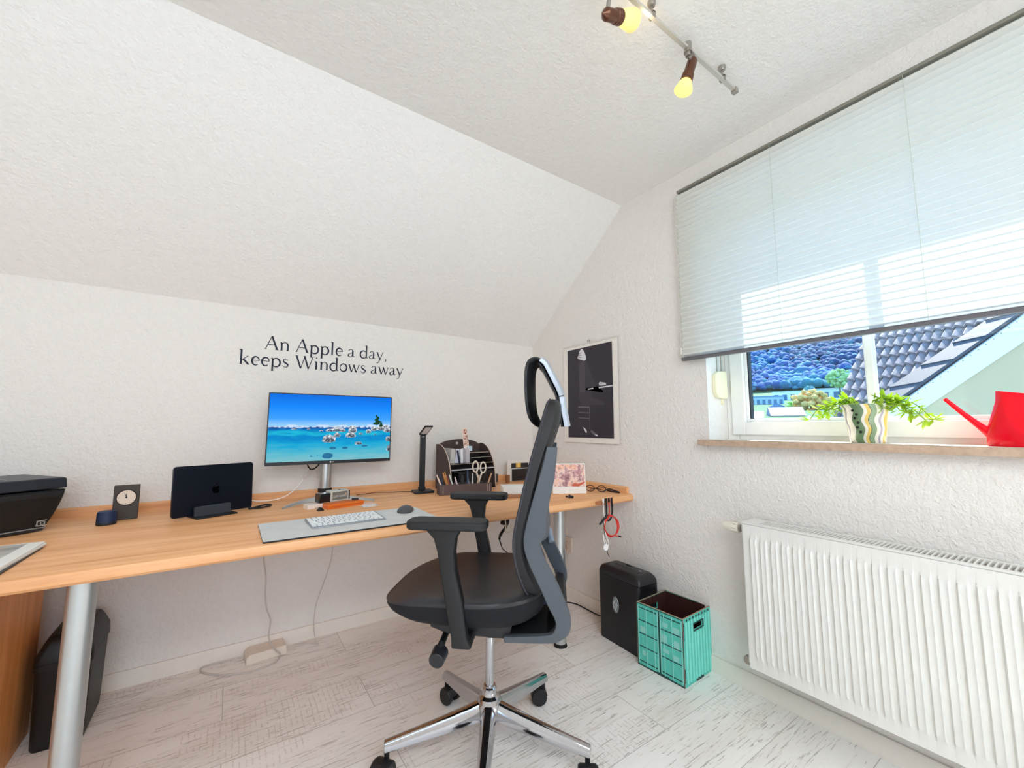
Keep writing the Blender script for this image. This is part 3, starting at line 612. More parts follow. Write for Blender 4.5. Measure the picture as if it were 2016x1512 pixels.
# five-star base
for k in range(5):
    a = math.radians(90+72*k); T = Matrix.Rotation(a, 4, 'Z')
    g = G(); g.T = T; R_ = []
    for t in [0, .15, .35, .6, .85, 1]:
        x = .028+.317*t; zt = .176-.068*t**.9; hh = .052-.024*t; wt = .010+.004*(1-t); wb = .027-.010*t
        R_.append([(x, -wb, zt-hh), (x, wb, zt-hh), (x, wb*.95, zt-hh*.55), (x, wt, zt-.002), (x, wt*.5, zt), (x, -wt*.5, zt), (x, -wt, zt-.002), (x, -wb*.95, zt-hh*.55)])
    g.loft(R_); arm = g.build('base_arm', M_chrome, ch, .0025, 2, 25)
    ph = [1.9, .6, 2.6, .9, -.5][k]
    cx, cy = .335*math.cos(a), .335*math.sin(a); off = .02
    C_ = Matrix.Translation((cx, cy, 0)) @ Matrix.Rotation(ph, 4, 'Z') @ Matrix.Translation((-off, 0, 0))
    g = G(); g.T = C_; g.cyl((off, 0, .05), (off, 0, .086), .008, n=14); g.box((-.018, -.006, .028), (.026, .006, .062)); 
    g.prism([(.034*math.cos(q), .032+.031*math.sin(q)) for q in [math.radians(d_) for d_ in range(10, 171, 16)]]+[(-.028, .034), (.028, .034)], -.026, .026, 'y')
    cs = g.build('caster', M_black, ch, .002)
    for sy in (-1, 1):
        g = G(); g.T = C_ @ Matrix.Rotation(PI/2, 4, 'X') @ Matrix.Translation((0, .031, 0))
        pf_ = [(.001, .012), (.022, .012), (.029, .0135), (.031, .019), (.031, .027), (.028, .031), (.001, .031)]
        g.lathe([(r_, z*sy) for r_, z in pf_], 28); g.build('wheel', MAT('131318', .45), cs, ang=30)
g = G(); g.lathe([(.034, .115), (.046, .13), (.044, .165), (.036, .185), (.026, .192), (.024, .197), (.024, .214), (.020, .218), (.020, .222)], 36); g.build('hub', M_chrome, ch, ang=30)
g = G(); g.cyl((0, 0, .20), (0, 0, .45), .0150, n=32); g.build('gas_lift', M_chrome, ch)
U = Matrix.Rotation(TH, 4, 'Z')     # x forward, y to the sitter's left (towards the camera side)
# tilt mechanism
g = G(); g.T = U; g.prism([(-.07, .425), (.12, .43), (.16, .455), (.165, .49), (.12, .505), (-.10, .505), (-.12, .47)], -.075, .075, 'y'); g.cyl((0, 0, .405), (0, 0, .43), .03)
g.build('tilt_mechanism', M_black, ch, .004)
g = G(); g.T = U; g.cyl((.115, .05, .475), (.118, .20, .445), .010, .010, 14); g.cyl((.118, .195, .447), (.123, .222, .424), .011, .011, 14); lv = g.build('height_lever', M_black, ch)
g = G(); g.T = U; g.cyl((.121, .196, .422), (.124, .238, .414), .025, .023, 28); g.build('lever_knob', MAT('202228', .4), lv, .002)
g = G(); g.T = U; g.prism([(-.09, .468), (.10, .474), (.155, .492), (.16, .512), (-.10, .512)], -.20, .20, 'y'); g.build('seat_plate', M_black, ch, .004)
# seat: dished cushion with a front waterfall edge
def seat_ring(k, z, dz=0, back=0):
    P = []
    for i in range(48):
        a = 2*PI*i/48; c, s_ = math.cos(a), math.sin(a); n_ = 3.3
        x = abs(c)**(2/n_)*(1 if c > 0 else -1)*.272; y = abs(s_)**(2/n_)*(1 if s_ > 0 else -1)*.255
        if x > 0: y *= 1-.10*(x/.272)**2
        x = (x*k)+.068; y *= k
        zz = z-dz*max(0, (x-.10)/.2)**2+(.012*max(0, (-x-.02)/.18) if dz else 0)-(.010*math.exp(-((x-.0)/.14)**2)*(1-(abs(y)/.25)**2) if k < .9 else 0)
        P.append((x, y, zz))
    return P
g = G(); g.T = U
g.loft([seat_ring(.55, .592, .036), seat_ring(.80, .592, .036), seat_ring(.92, .591, .035), seat_ring(.98, .587, .032), seat_ring(1.0, .583, .028), seat_ring(.995, .572, .022)][::-1])
g.build('seat_cushion', M_leather, ch, ang=60)
g = G(); g.T = U; g.loft([seat_ring(.72, .503), seat_ring(.88, .510), seat_ring(.965, .528), seat_ring(.992, .548, .008), seat_ring(.995, .572, .022)]); g.build('seat_side_band', M_fabric, ch, ang=60)
# armrests
for sgn in (1, -1):
    g = G(); g.T = U @ Matrix.Diagonal((1, sgn, 1, 1))
    R_ = []
    for (u0, u1, z, th) in ((.012, .070, .470, .016), (.026, .072, .50, .016), (.040, .092, .598, .016), (.061, .108, .682, .018), (.066, .116, .735, .019), (.062, .128, .775, .020), (.050, .148, .797, .022), (.045, .155, .803, .022)):
        y0 = .257; R_.append([(u0, y0-th, z), (u0+.008, y0-th-.003, z), (u1-.008, y0-th-.003, z), (u1, y0-th, z), (u1, y0+th, z), (u1-.008, y0+th+.003, z), (u0+.008, y0+th+.003, z), (u0, y0+th, z)])
    g.loft(R_); g.prism([(.014, .468), (.074, .468), (.072, .498), (.018, .490)], .06, .262, 'y')
    ap_ = g.build('armrest_post', M_dgrey, ch, .004, 2, 40)
    g = G(); g.T = U @ Matrix.Diagonal((1, sgn, 1, 1)); g.prism([(x, y+.257) for x, y in rrect(-.032, -.044, .212, .044, .03, 6)], .803, .828, 'z'); g.build('arm_pad', MAT('17181B', .6), ch, .007, 3)
# backrest cushion: lofted sections (z, front edge u, rear edge u, half width)
def smooth0(P, n=4):
    out = []
    for i in range(len(P)-1):
        p0, p1, p2, p3 = P[max(0, i-1)], P[i], P[i+1], P[min(len(P)-1, i+2)]
        for k in range(n):
            t = k/n; out.append(tuple(.5*(2*b+(c-a)*t+(2*a-5*b+4*c-d)*t*t+(3*b-a-3*c+d)*t**3) for a, b, c, d in zip(p0, p1, p2, p3)))
    return out+[P[-1]]
secs = [(.585, -.150, -.182, .165), (.60, -.128, -.188, .195), (.64, -.112, -.172, .212), (.69, -.098, -.150, .222), (.765, -.092, -.140, .228), (.866, -.111, -.163, .226), (.986, -.140, -.196, .215), (1.075, -.165, -.226, .203), (1.13, -.180, -.243, .192), (1.18, -.195, -.246, .172), (1.197, -.205, -.238, .150)]
secs = smooth0(secs)
g = G(); g.T = U; R_ = []
for z, uf, ur, hw in secs:
    P = []
    nn = 14
    for i in range(nn+1):
        s_ = -hw+2*hw*i/nn; e = abs(s_/hw); P.append((uf-.028*(1-e**2)-.010*e**10, s_, z))
    for i in range(nn+1):
        s_ = hw-2*hw*i/nn; e = abs(s_/hw); P.append((ur-.012*(1-e**2)+.012*e**10, s_, z))
    R_.append(P)
g.loft(R_); bk = g.build('backrest_cushion', MAT('141418', .55), ch, .004, 2, 50)
g = G(); 
for sgn in (1, -1): g.T = U; g.tube([(uf-.009-(ur-uf)*-.12, sgn*(hw+.0005), z) for z, uf, ur, hw in secs], .0028, 6)
g.build('piping', MAT('3A3A42', .5), bk)
# grey back frame: side struts (outline in u,z), joined behind and below
def smooth(P, n=4):
    out = []
    for i in range(len(P)-1):
        p0, p1, p2, p3 = P[max(0, i-1)], P[i], P[i+1], P[min(len(P)-1, i+2)]
        for k in range(n):
            t = k/n; out.append(tuple(.5*(2*b+(c-a)*t+(2*a-5*b+4*c-d)*t*t+(3*b-a-3*c+d)*t**3) for a, b, c, d in zip(p0, p1, p2, p3)))
    return out+[P[-1]]
fl = [(-.208, 1.045), (-.194, .987), (-.168, .901), (-.143, .812), (-.134, .755), (-.147, .702), (-.188, .617), (-.208, .573), (-.229, .533), (-.226, .507), (-.205, .492), (-.10, .482), (-.075, .482)]
fr_ = [(-.241, 1.043), (-.230, .946), (-.208, .847), (-.203, .783), (-.187, .749), (-.199, .706), (-.229, .651), (-.262, .579), (-.275, .537), (-.270, .500), (-.245, .478), (-.207, .468), (-.075, .464)]
fl, fr_ = smooth(fl), smooth(fr_)
for sgn in (1, -1):
    g = G(); g.T = U @ Matrix.Diagonal((1, sgn, 1, 1)); g.loft([[(a[0], .196, a[1]), (a[0], .216, a[1]), (b[0], .210 if b[1] > .6 else .212, b[1]), (b[0], .186, b[1])] for a, b in zip(fl, fr_)])
    g.build('back_strut', M_grey, ch, .004, 2, 45)
g = G(); g.T = U
R_ = []
for z, u_, t_ in ((.755, -.182, .010), (.79, -.186, .012), (.83, -.182, .012), (.87, -.180, .010)):
    P = []
    hw = .195
    for i in range(11):
        s_ = -hw+2*hw*i/10; e = abs(s_/hw); P.append((u_-.022*(1-e*e)+t_*.5, s_, z-.02*(1-e*e)))
    for i in range(11):
        s_ = hw-2*hw*i/10; e = abs(s_/hw); P.append((u_-.022*(1-e*e)-t_*.5, s_, z-.02*(1-e*e)))
    R_.append(P)
g.loft(R_); g.build('back_shell', M_grey, ch, .002)
g = G(); g.T = U; g.prism([(-.270, .50), (-.262, .535), (-.235, .540), (-.225, .505), (-.205, .485), (-.02, .478), (-.02, .462), (-.207, .466), (-.250, .478)], -.188, .188, 'y'); g.build('frame_cross_member', M_dgrey, ch, .004)
g = G(); g.T = U; g.prism([(-.10, .50), (-.205, .51), (-.175, .575), (-.135, .585), (-.10, .56)], -.05, .05, 'y'); g.build('back_bracket', MAT('39465C', .45), ch, .005)
g = G(); g.T = U; g.cyl((-.205, -.205, .70), (-.215, -.165, .66), .012, n=14); g.build('lumbar_adjuster', MAT('7F8B99', .4), ch, .003)
# headrest
g = G(); g.T = U; R_ = []
path = [(-.190, 1.108, .085), (-.172, 1.122, .105), (-.157, 1.15, .122), (-.150, 1.20, .130), (-.148, 1.26, .130), (-.150, 1.305, .125), (-.160, 1.334, .112), (-.178, 1.343, .095), (-.195, 1.335, .075)]
path = smooth0(path, 3)
for i, (u_, z, hw) in enumerate(path):
    p0 = path[max(0, i-1)]; p1 = path[min(len(path)-1, i+1)]; dx, dz = p1[0]-p0[0], p1[1]-p0[1]; l_ = math.hypot(dx, dz); nx, nz_2 = dz/l_, -dx/l_
    th = .015-.007*(abs(i/(len(path)-1)-.5)*2)**4; P = []
    for j in range(9):
        s_ = -hw+2*hw*j/8; e = abs(s_/hw); b_o = .012*e*e; P.append((u_+b_o+nx*th*(1-.7*e**4), s_, z+nz_2*th*(1-.7*e**4)))
    for j in range(9):
        s_ = hw-2*hw*j/8; e = abs(s_/hw); b_o = .012*e*e; P.append((u_+b_o-nx*th*(1-.7*e**4), s_, z-nz_2*th*(1-.7*e**4)))
    R_.append(P)
g.loft(R_); g.build('headrest_pad', mat('headrest_black', '0E0F13', .45), ch, ang=60)
def ribbon(path, t, name, m, par):
    g = G(); g.T = U; R_ = []
    for i, (u_, z, hw) in enumerate(path):
        p0 = path[max(0, i-1)]; p1 = path[min(len(path)-1, i+1)]; dx, dz = p1[0]-p0[0], p1[1]-p0[1]; l_ = math.hypot(dx, dz); nx, nn = -dz/l_*t, dx/l_*t
        R_.append([(u_-nx*.0, -hw, z), (u_, hw, z), (u_+nx*.6, hw*1.0, z+nn*.6), (u_+nx, hw*.8, z+nn), (u_+nx, -hw*.8, z+nn), (u_+nx*.6, -hw, z+nn*.6)])
    g.loft(R_); return g.build(name, m, par, .001, 2, 45)
hb = ribbon([(-.180, 1.336, .092), (-.196, 1.322, .090), (-.220, 1.275, .084), (-.240, 1.235, .076), (-.249, 1.212, .070)], -.022, 'headrest_bracket', M_silver, ch)
ribbon([(-.2495, 1.210, .070), (-.255, 1.17, .066), (-.266, 1.106, .062)], -.022, 'bracket_sleeve', MAT('C3CAD6', .3, .4), ch)
ribbon([(-.176, 1.328, .078), (-.190, 1.312, .072), (-.212, 1.268, .06), (-.234, 1.225, .053), (-.245, 1.17, .05), (-.256, 1.106, .05)], -.010, 'bracket_lining', M_black, ch)
# ================= LETTER ORGANIZER AND THINGS ON THE DESK =================
og = thing('letter_organizer', 'dark brown curved letter organizer with light edges in the desk corner area', 'organizer', (-.835, -.115, ZT), math.radians(6))
M_or = mat('dark_brown_board', '4A3B39', .55, bump=(200, .15)); M_edge = MAT('CBB7A6', .6); M_in = MAT('191417', .6)
def arc(d0, h0, hb, n=12): # quarter curve from back top to front bottom
    return [(-(.02)-(d0-.02)*math.sin(PI/2*k/n), hb+(h0-hb)*math.cos(PI/2*k/n)) for k in range(n+1)]
side = [(0, 0), (0, .268)]+arc(.175, .270, .03)+[(-.178, 0)]
for x0 in (0, .325):
    g = G(); g.prism(side, x0, x0+.007, 'x'); sp_ = g.build('side_panel', M_or, og)
    g = G(); a_ = arc(.175, .270, .03)+[(-.178, 0)]
    for (p, q) in zip(a_[:-1], a_[1:]):
        g.add([(x0, p[0], p[1]+.0006), (x0+.007, p[0], p[1]+.0006), (x0+.007, q[0]-.0006, q[1]), (x0, q[0]-.0006, q[1])], [(0, 1, 2, 3)])
    g.build('light_edge', M_edge, sp_)
bp = [(.007, 0), (.325, 0), (.325, .255)]+[(.166+.159*math.cos(math.radians(a)), .248+.050*math.sin(math.radians(a))) for a in range(10, 171, 10)]+[(.007, .255)]
g = G(); g.prism(bp, -.008, -.001, 'y'); g.build('back_panel', M_or, og)
g = G(); g.T = Matrix.Translation((.145, -.0085, .272)) @ Matrix.Rotation(PI/2, 4, 'X'); g.lathe([(.0001, .0003), (.009, .0003)], 18); g.build('hanging_hole', MAT('E9E6E2', .6), og)
g = G(); g.box((.007, -.162, .150), (.325, -.008, .155)); g.box((.007, -.168, .105), (.325, -.008, .110)); g.box((.007, -.174, .0), (.325, -.008, .006)); g.box((.160, -.14, .155), (.165, -.02, .215)); g.box((.165, -.11, .212), (.325, -.02, .216)); g.box((.165, -.13, .183), (.325, -.02, .186)); g.build('shelf', M_in, og)
g = G(); g.box((.007, -.1635, .1535), (.325, -.162, .1555)); g.box((.165, -.1115, .214), (.325, -.11, .2165)); g.box((.165, -.1315, .1845), (.325, -.13, .1865)); g.build('light_edge', M_edge, og)
g = G(); g.box((.010, -.172, .118), (.322, -.150, .124)); g.build('front_rail', MAT('D8DCE4', .3, .3), og)
g = G(); g.box((.06, -.168, .008), (.322, -.150, .104)); g.build('lower_drawer', MAT('0D111A', .3), og, .002)
rr = random.Random(3)
def org_item(name, lab, cat, x, y, z0, w_, d_, h_, tilt, m, lean=0, group=None):
    T = og.matrix_basis
    g = G(); g.box((-w_/2, -d_/2, 0), (w_/2, d_/2, h_)); o = g.build(name, m)
    o.matrix_basis = Matrix.Translation((-.835, -.115, ZT)) @ Matrix.Rotation(math.radians(6), 4, 'Z') @ Matrix.Translation((x, y, z0)) @ Matrix.Rotation(math.radians(tilt), 4, 'Y') @ Matrix.Rotation(math.radians(lean), 4, 'X')
    return tag(o, lab, cat, group)
org_item('envelope', 'pale grey envelope leaning leftmost in the letter organizer', 'envelope', .048, -.07, .156, .035, .08, .088, 8, MAT('CDC9C6', .7))
org_item('envelope', 'lilac-white envelope, second from left in the letter organizer', 'envelope', .078, -.10, .156, .030, .02, .082, 2, MAT('DAD9EE', .7))
org_item('envelope', 'bright white envelope beside the dark strip in the organizer', 'envelope', .112, -.09, .156, .018, .06, .082, -2, MAT('F1F1F4', .7))
org_item('folded_letter', 'dark blue folded strip between the white envelopes in the organizer', 'letter', .097, -.11, .156, .006, .02, .078, -12, MAT('1C2438', .6))
org_item('booklet', 'light grey printed booklet at the right end of the envelopes', 'booklet', .143, -.11, .156, .030, .05, .088, 0, MAT('C9C5CC', .6))
org_item('blue_card', 'small pale blue card clipped on top of the booklet', 'card', .172, -.115, .226, .032, .002, .030, 0, MAT('CFE6F2', .6))
ps = thing('photo_strip', 'narrow photo booth strip with three pictures sticking up from the organizer', 'photo strip', (-.672, -.205, ZT+.242), math.radians(4))
g = G(); g.T = Matrix.Rotation(math.radians(-8), 4, 'Y'); g.box((-.019, -.0006, -.03), (.019, .0006, .125)); g.build('strip_paper', MAT('F3E6DE', .5), ps)
g = G(); g.T = Matrix.Rotation(math.radians(-8), 4, 'Y')
pmm = mat('strip_picture', 'C99A88', .5); nz_ = noise(pmm, mapped(pmm, (90, 90, 90)), 1, 3); L(pmm, ramp(pmm, nz_, [(.38, '5F3B33'), (.5, 'D8A896'), (.62, 'F6DCD0')]), pmm.node_tree.nodes['Principled BSDF'].inputs['Base Color'])
for k in range(3): g.box((-.015, -.0012, .018+k*.036), (.015, -.0007, .048+k*.036))
g.build('pictures', pmm, ps)
# pen tray
TR = Matrix.Translation((-.925, -.375, ZT)) @ Matrix.Rotation(math.radians(-13), 4, 'Z')
pt = thing('pen_tray', 'open dark brown pen box standing in front of the letter organizer', 'pen box', (-.925, -.375, ZT), math.radians(-13))
g = G(); g.box((0, 0, 0), (.300, .006, .056)); g.box((0, .078, 0), (.300, .084, .056)); g.box((0, .006, 0), (.006, .078, .056)); g.box((.294, .006, 0), (.300, .078, .056)); g.box((.006, .006, 0), (.294, .078, .005)); g.build('box', MAT('5E4C4B', .55), pt)
g = G(); 
for x in (.018, .272, .284): g.box((x, -.0008, .004), (x+.0022, .0, .050))
g.build('joint_line', M_edge, pt)
pens = [(.018, .035, -.030, .115, '3E4964', 'blue ballpoint pen at the left end of the pen box', 'pen', .0045), (.030, .02, -.042, .108, 'EBD9C8', 'cream pen leaning left in the pen box', 'pen', .0045), (.040, .05, -.030, .112, '1F3A5C', 'dark blue pen behind the cream pen', 'pen', .0045),
        (.060, .03, -.035, .118, 'C98A4E', 'wooden pencil with orange tone near the left end', 'pencil', .005), (.068, .055, -.028, .120, 'D9A15A', 'ochre pencil behind the wooden pencil', 'pencil', .004), (.078, .03, -.032, .100, 'A0473A', 'short red pencil in the pen box', 'pencil', .004),
        (.096, .045, -.032, .105, 'E9ECE4', 'white felt pen with green end', 'pen', .0045), (.116, .03, -.022, .092, 'E6C9CC', 'pale pink pen in the middle left of the pen box', 'pen', .005), (.132, .05, .006, .095, '15181C', 'black marker left of the dark clips', 'marker', .007),
        (.148, .05, -.004, .100, '23262B', 'dark grey marker in the middle of the pen box', 'marker', .007), (.168, .04, .002, .125, '2F4560', 'tall navy pen in the centre of the pen box', 'pen', .005), (.184, .045, -.015, .105, '9AA2A8', 'silver pen right of the tall navy pen', 'pen', .004),
        (.196, .04, .005, .108, 'D9DDD8', 'white pen in the right half of the pen box', 'pen', .0045), (.205, .055, .030, .125, '0F1113', 'slanted black pen with white tip', 'pen', .0045), (.218, .03, .018, .098, 'D6B48F', 'light wooden pencil beside the scissors', 'pencil', .004),
        (.262, .055, .030, .135, '17191E', 'long black pen right of the scissors', 'pen', .005), (.272, .03, .040, .105, 'CDA37C', 'tan pencil at the right end of the pen box', 'pencil', .005)]
for x, y, tilt, ln, c, lab, cat, r_ in pens:
    g = G(); p = V(x, y, .006); q = V(x+tilt, y+.012, ln); d_ = (q-p)
    g.cyl(p, p+d_*.12, r_*.3, r_, 10); g.cyl(p+d_*.12, p+d_*.82, r_, r_, 10); g.cyl(p+d_*.82, q, r_*.8, r_*.75, 10)
    o = g.build(cat if cat != 'marker' else 'marker_pen', MAT(c, .45)); o.matrix_basis = TR; tag(o, lab, cat, 'writing tools in the brown pen box')
sc_ = thing('scissors', 'white handled scissors standing handles up in the pen box', 'scissors', (-.925, -.375, ZT), math.radians(-13))
for sx_, lab in ((-1, 'left'), (1, 'right')):
    g = G(); cx = .238+sx_*.024; cz = .146-(.006 if sx_ > 0 else 0)
    g.tube([(cx+.016*math.cos(a)+sx_*-.001, .045, cz+.030*math.sin(a)) for a in [2*PI*k/14 for k in range(14)]], .0046, 8, 0, 1, True)
    g.tube([(cx-sx_*.006, .045, cz-.029), (.238+sx_*.010, .045, .095), (.238-sx_*.002, .045, .06)], .005, 8)
    h_ = g.build('handle', MAT('E6E1D3', .4), sc_)
g = G(); g.prism([(.232, .062), (.244, .062), (.240, .012), (.236, .012)], .043, .047, 'y'); g.build('blade', M_steel, sc_)
# paper block, box behind
g = G(); g.box((0, 0, 0), (.16, .125, .018)); o = g.build('wooden_tray', MAT('A9744F', .45), None, .002, loc=(-.675, -.650, ZT)); o.rotation_euler = (0, 0, math.radians(-22)); tag(o, 'low brown wooden tray under the white note block', 'tray')
nb = thing('note_block', 'white block of note paper behind the far armrest', 'note block', (-.668, -.618, ZT+.0182), math.radians(-25))
g = G(); g.box((0, 0, 0), (.13, .115, .035)); g.build('sheets', M_paper, nb, .0008)
g = G()
for k in range(5): g.box((.001, -.0003, .006+k*.006), (.129, 0, .0064+k*.006))
g.build('sheet_edge', MAT('D6D2CA', .8), nb)
wb = thing('memo_frame', 'white frame with black pockets and a yellow note behind the chair back', 'frame', (-.285, -.085, ZT), math.radians(-4))
g = G(); g.prism(rrect(0, 0, .20, .142, .01), 0, .012, 'y'); g.build('panel', MAT('EFECE4', .45), wb, .001)
g = G(); g.box((.030, -.003, .088), (.17, 0, .122)); g.box((.034, -.012, .004), (.17, 0, .082)); g.build('pocket', MAT('1F1D20', .5), wb)
g = G(); g.box((.066, -.0045, .092), (.105, -.003, .124)); g.build('sticky_note', MAT('F1C86A', .6), wb)
g = G(); g.lathe([(.012, 0), (.016, .006), (.016, .05), (.0145, .05), (.0145, .008), (.001, .008)], 18); o = g.build('tealight_glass', mat('brown_glass', 'C08A62', .1, trans=.5), None, loc=(-.325, -.145, ZT)); tag(o, 'small amber glass standing beside the memo frame', 'glass')
g = G(); g.box((0, 0, 0), (.085, .03, .055)); o = g.build('dark_card_box', MAT('4B4746', .5), None, .002, loc=(-.440, -.075, ZT)); tag(o, 'small dark grey box between organizer and memo frame', 'box')
# photo calendar
pc = thing('desk_calendar', 'white desk calendar with a pinkish photo collage near the right end of the desk', 'calendar', (-.369, -.672, ZT), math.atan2(-.092, .170))
WC = .193
g = G(); g.box((0, 0, 0), (WC, .05, .036)); g.build('base_block', M_paper, pc, .001)
g = G(); g.T = Matrix.Translation((0, .008, .034)) @ Matrix.Rotation(math.radians(-6), 4, 'X'); g.box((.001, 0, 0), (WC-.001, .004, .133)); g.build('card', M_paper, pc)
cm = mat('collage_print', 'E7BBA5', .4); nd = cm.node_tree
v_ = mapped(cm, (14, 14, 14)); a_ = noise(cm, v_, 1.2, 4, .6); c1 = ramp(cm, a_, [(.30, '5A2E33'), (.42, 'C48E90'), (.50, 'F1D2C4'), (.60, 'E9A98C'), (.72, 'FFF2E6')])
v2_ = mapped(cm, (60, 60, 60)); b_ = noise(cm, v2_, 1, 3); c2 = mixc(cm, mathn(cm, 'MULTIPLY', mathn(cm, 'GREATER_THAN', b_, .58), .45), c1, '6B4A4F'); L(cm, c2, nd.nodes['Principled BSDF'].inputs['Base Color'])
g = G(); g.T = Matrix.Translation((0, .008, .034)) @ Matrix.Rotation(math.radians(-6), 4, 'X'); g.box((.005, -.001, .004), (WC-.005, -.0001, .128)); g.build('photo_collage', cm, pc)
g = G(); g.T = Matrix.Translation((0, .008, .034)) @ Matrix.Rotation(math.radians(-6), 4, 'X')
g.add([(.11, -.0014, .006), (.15, -.0014, .004), (.186, -.0014, .024), (.186, -.0014, .032), (.15, -.0014, .020), (.12, -.0014, .022)], [(0, 1, 2, 3, 4, 5)]); g.build('printed_bowl', MAT('C8552C', .4), pc)
# dark glasses on the desk
gl_ = thing('eyeglasses', 'folded dark framed glasses lying by the window wall upstand', 'glasses', (-.12, -.76, ZT+.003), math.radians(-52))
g = G()
for cx in (-.032, .032): g.tube([(cx+.024*math.cos(a), .0, .018+.017*math.sin(a)) for a in [2*PI*k/14 for k in range(14)]], .0022, 6, 0, 1, True)
g.tube([(-.010, 0, .022), (0, 0, .026), (.010, 0, .022)], .002, 6); g.build('frame', MAT('1E1214', .35), gl_)
for s_ in (-1, 1):
    g = G(); g.tube([(s_*.056, 0, .024), (s_*.055, .02, .022), (s_*.01, .028+.004*s_, .014), (-s_*.04, .030+.004*s_, .006)], .0022, 6); g.build('temple', MAT('1E1214', .35), gl_)
cable('black_strap', 'short twisted black strap lying right of the glasses', [(-.10, -.80, ZT+.006), (-.075, -.815, ZT+.02), (-.06, -.85, ZT+.014), (-.045, -.87, ZT+.005), (-.055, -.84, ZT+.006), (-.07, -.80, ZT+.01)], .0042, MAT('1E1214', .4), cat='strap')
g = G(); g.ball((0, 0, .010), .010, 12, 0, (1, .8, 1)); g.ball((.014, -.006, .007), .008, 12); g.ball((-.010, .012, .009), .006, 10); g.tube([(0, 0, .008), (.008, .018, .012), (.02, .02, .006)], .002, 6)
o = g.build('earbuds', M_black, None, loc=(-.39, -.832, ZT)); tag(o, 'small black earbuds in front of the desk calendar', 'earbuds')
# cable clip block with hanging cables
cc = thing('cable_holder', 'small wooden comb clip screwed to the desk front edge holding cables', 'cable holder', (-.247, -.931, .714), 0)
g = G(); g.box((-.055, -.020, -.008), (.055, .0, .008)); 
for k in range(6): g.box((-.050+.0185*k, -.026, -.008), (-.043+.0185*k, -.018, .010))
g.build('comb', MAT('B87850', .5), cc, .002)
def hang(name, label, x, col, pts, r, tipcol=None):
    t = thing(name, label, 'cable', (x, -.955, .71), 0, 'charging cables hanging from the cable holder')
    g = G(); g.tube(pts, r, 8); g.build('cord', MAT(col, .5), t)
    g = G(); g.box((-.004, -.004, .004), (.004, .004, .026)); g.build('plug', MAT(tipcol or '15151A', .4), t, .001); return t
t = hang('red_cable', 'coiled red charging cable hanging under the desk corner', -.225, 'C9281F', [(0, 0, .005), (0, 0, -.05), (-.012, 0, -.085)], .0028)
g = G(); coil = []
for i in range(84):
    a = 2*PI*i/24+2.2; rr_ = .050+.005*math.sin(i*.55); coil.append((.010+rr_*math.cos(a), -.004+.010*(i/84-.5), -.118+rr_*1.05*math.sin(a)))
coil += [(.03, 0, -.168), (.055, 0, -.176), (.068, 0, -.178)]
g.tube(coil, .0030, 8, 0, 0); g.build('coil', MAT('D9332A', .4), t)
g = G(); g.cyl((.066, 0, -.178), (.085, 0, -.184), .0045, .004, 10); g.build('end_plug', M_black, t)
hang('black_cable', 'black charging cable hanging beside the red coil', -.245, '17171B', [(0, 0, .005), (0, 0, -.04), (-.006, -.004, -.06), (-.03, -.003, -.085), (-.055, -.002, -.100), (-.03, -.002, -.078), (-.004, 0, -.062), (.004, 0, -.085)], .0045)
hang('black_cable', 'second black cable knotted at the top of the red coil', -.205, '17171B', [(0, 0, .005), (.003, 0, -.045), (-.006, 0, -.075), (-.026, -.002, -.088), (-.045, -.004, -.080), (-.040, 0, -.060), (-.02, 0, -.070)], .0048)
t = hang('white_cable', 'white cable with a round white puck hanging under the desk corner', -.268, 'EFECE8', [(0, 0, .005), (.002, -.002, -.06), (.0, -.006, -.12), (.010, -.008, -.165), (.022, -.006, -.185), (.030, -.004, -.205), (.020, -.004, -.215), (.004, -.004, -.180), (-.012, -.006, -.150), (-.010, -.008, -.180), (-.002, -.010, -.205)], .0022, 'F4F2EE')
g = G(); g.cyl((.0, -.014, -.215), (.0, -.008, -.215), .0165, n=24); g.build('charging_puck', MAT('F6F3F4', .3), t, .001)
hang('thin_black_cable', 'thin black cable with a small plug hanging lowest under the desk corner', -.262, '1B1B1F', [(0, 0, .005), (0, .006, -.08), (.004, .004, -.16), (.012, .0, -.225), (.024, 0, -.262), (.030, 0, -.272)], .0016)
# cables under the desk
WCAB = MAT('C9C1BA', .6)
cable('white_floor_cable', 'white cable dropping from the desk and looping on the floor by the baseboard', [(-1.725, -.12, .69), (-1.722, -.13, .49), (-1.708, -.14, .40), (-1.706, -.14, .33), (-1.698, -.14, .25), (-1.678, -.14, .19), (-1.680, -.14, .11), (-1.650, -.13, .045), (-1.625, -.12, .01), (-1.66, -.17, .004), (-1.76, -.185, .004), (-1.86, -.14, .004), (-1.925, -.075, .004), (-1.935, -.03, .005), (-1.88, -.022, .006), (-1.79, -.03, .006), (-1.75, -.045, .01)], .0032, WCAB)
cable('white_floor_cable', 'thinner white cable hanging straight down right of the adapter box', [(-1.398, -.1, .69), (-1.406, -.1, .48), (-1.415, -.1, .39), (-1.452, -.1, .27), (-1.474, -.1, .20), (-1.479, -.1, .10), (-1.468, -.1, .03), (-1.455, -.098, .004), (-1.50, -.06, .004), (-1.565, -.055, .01)], .0024, WCAB)
ab = thing('power_adapter_box', 'white cable box lying on the floor against the baseboard', 'cable box', (-1.765, -.118, 0), math.radians(4))
g = G(); g.prism([(0, 0), (0, .030), (.015, .043), (.165, .043), (.17, .020), (.17, 0)], 0, .095, 'y'); g.build('housing', MAT('E7DBCD', .5), ab, .004)
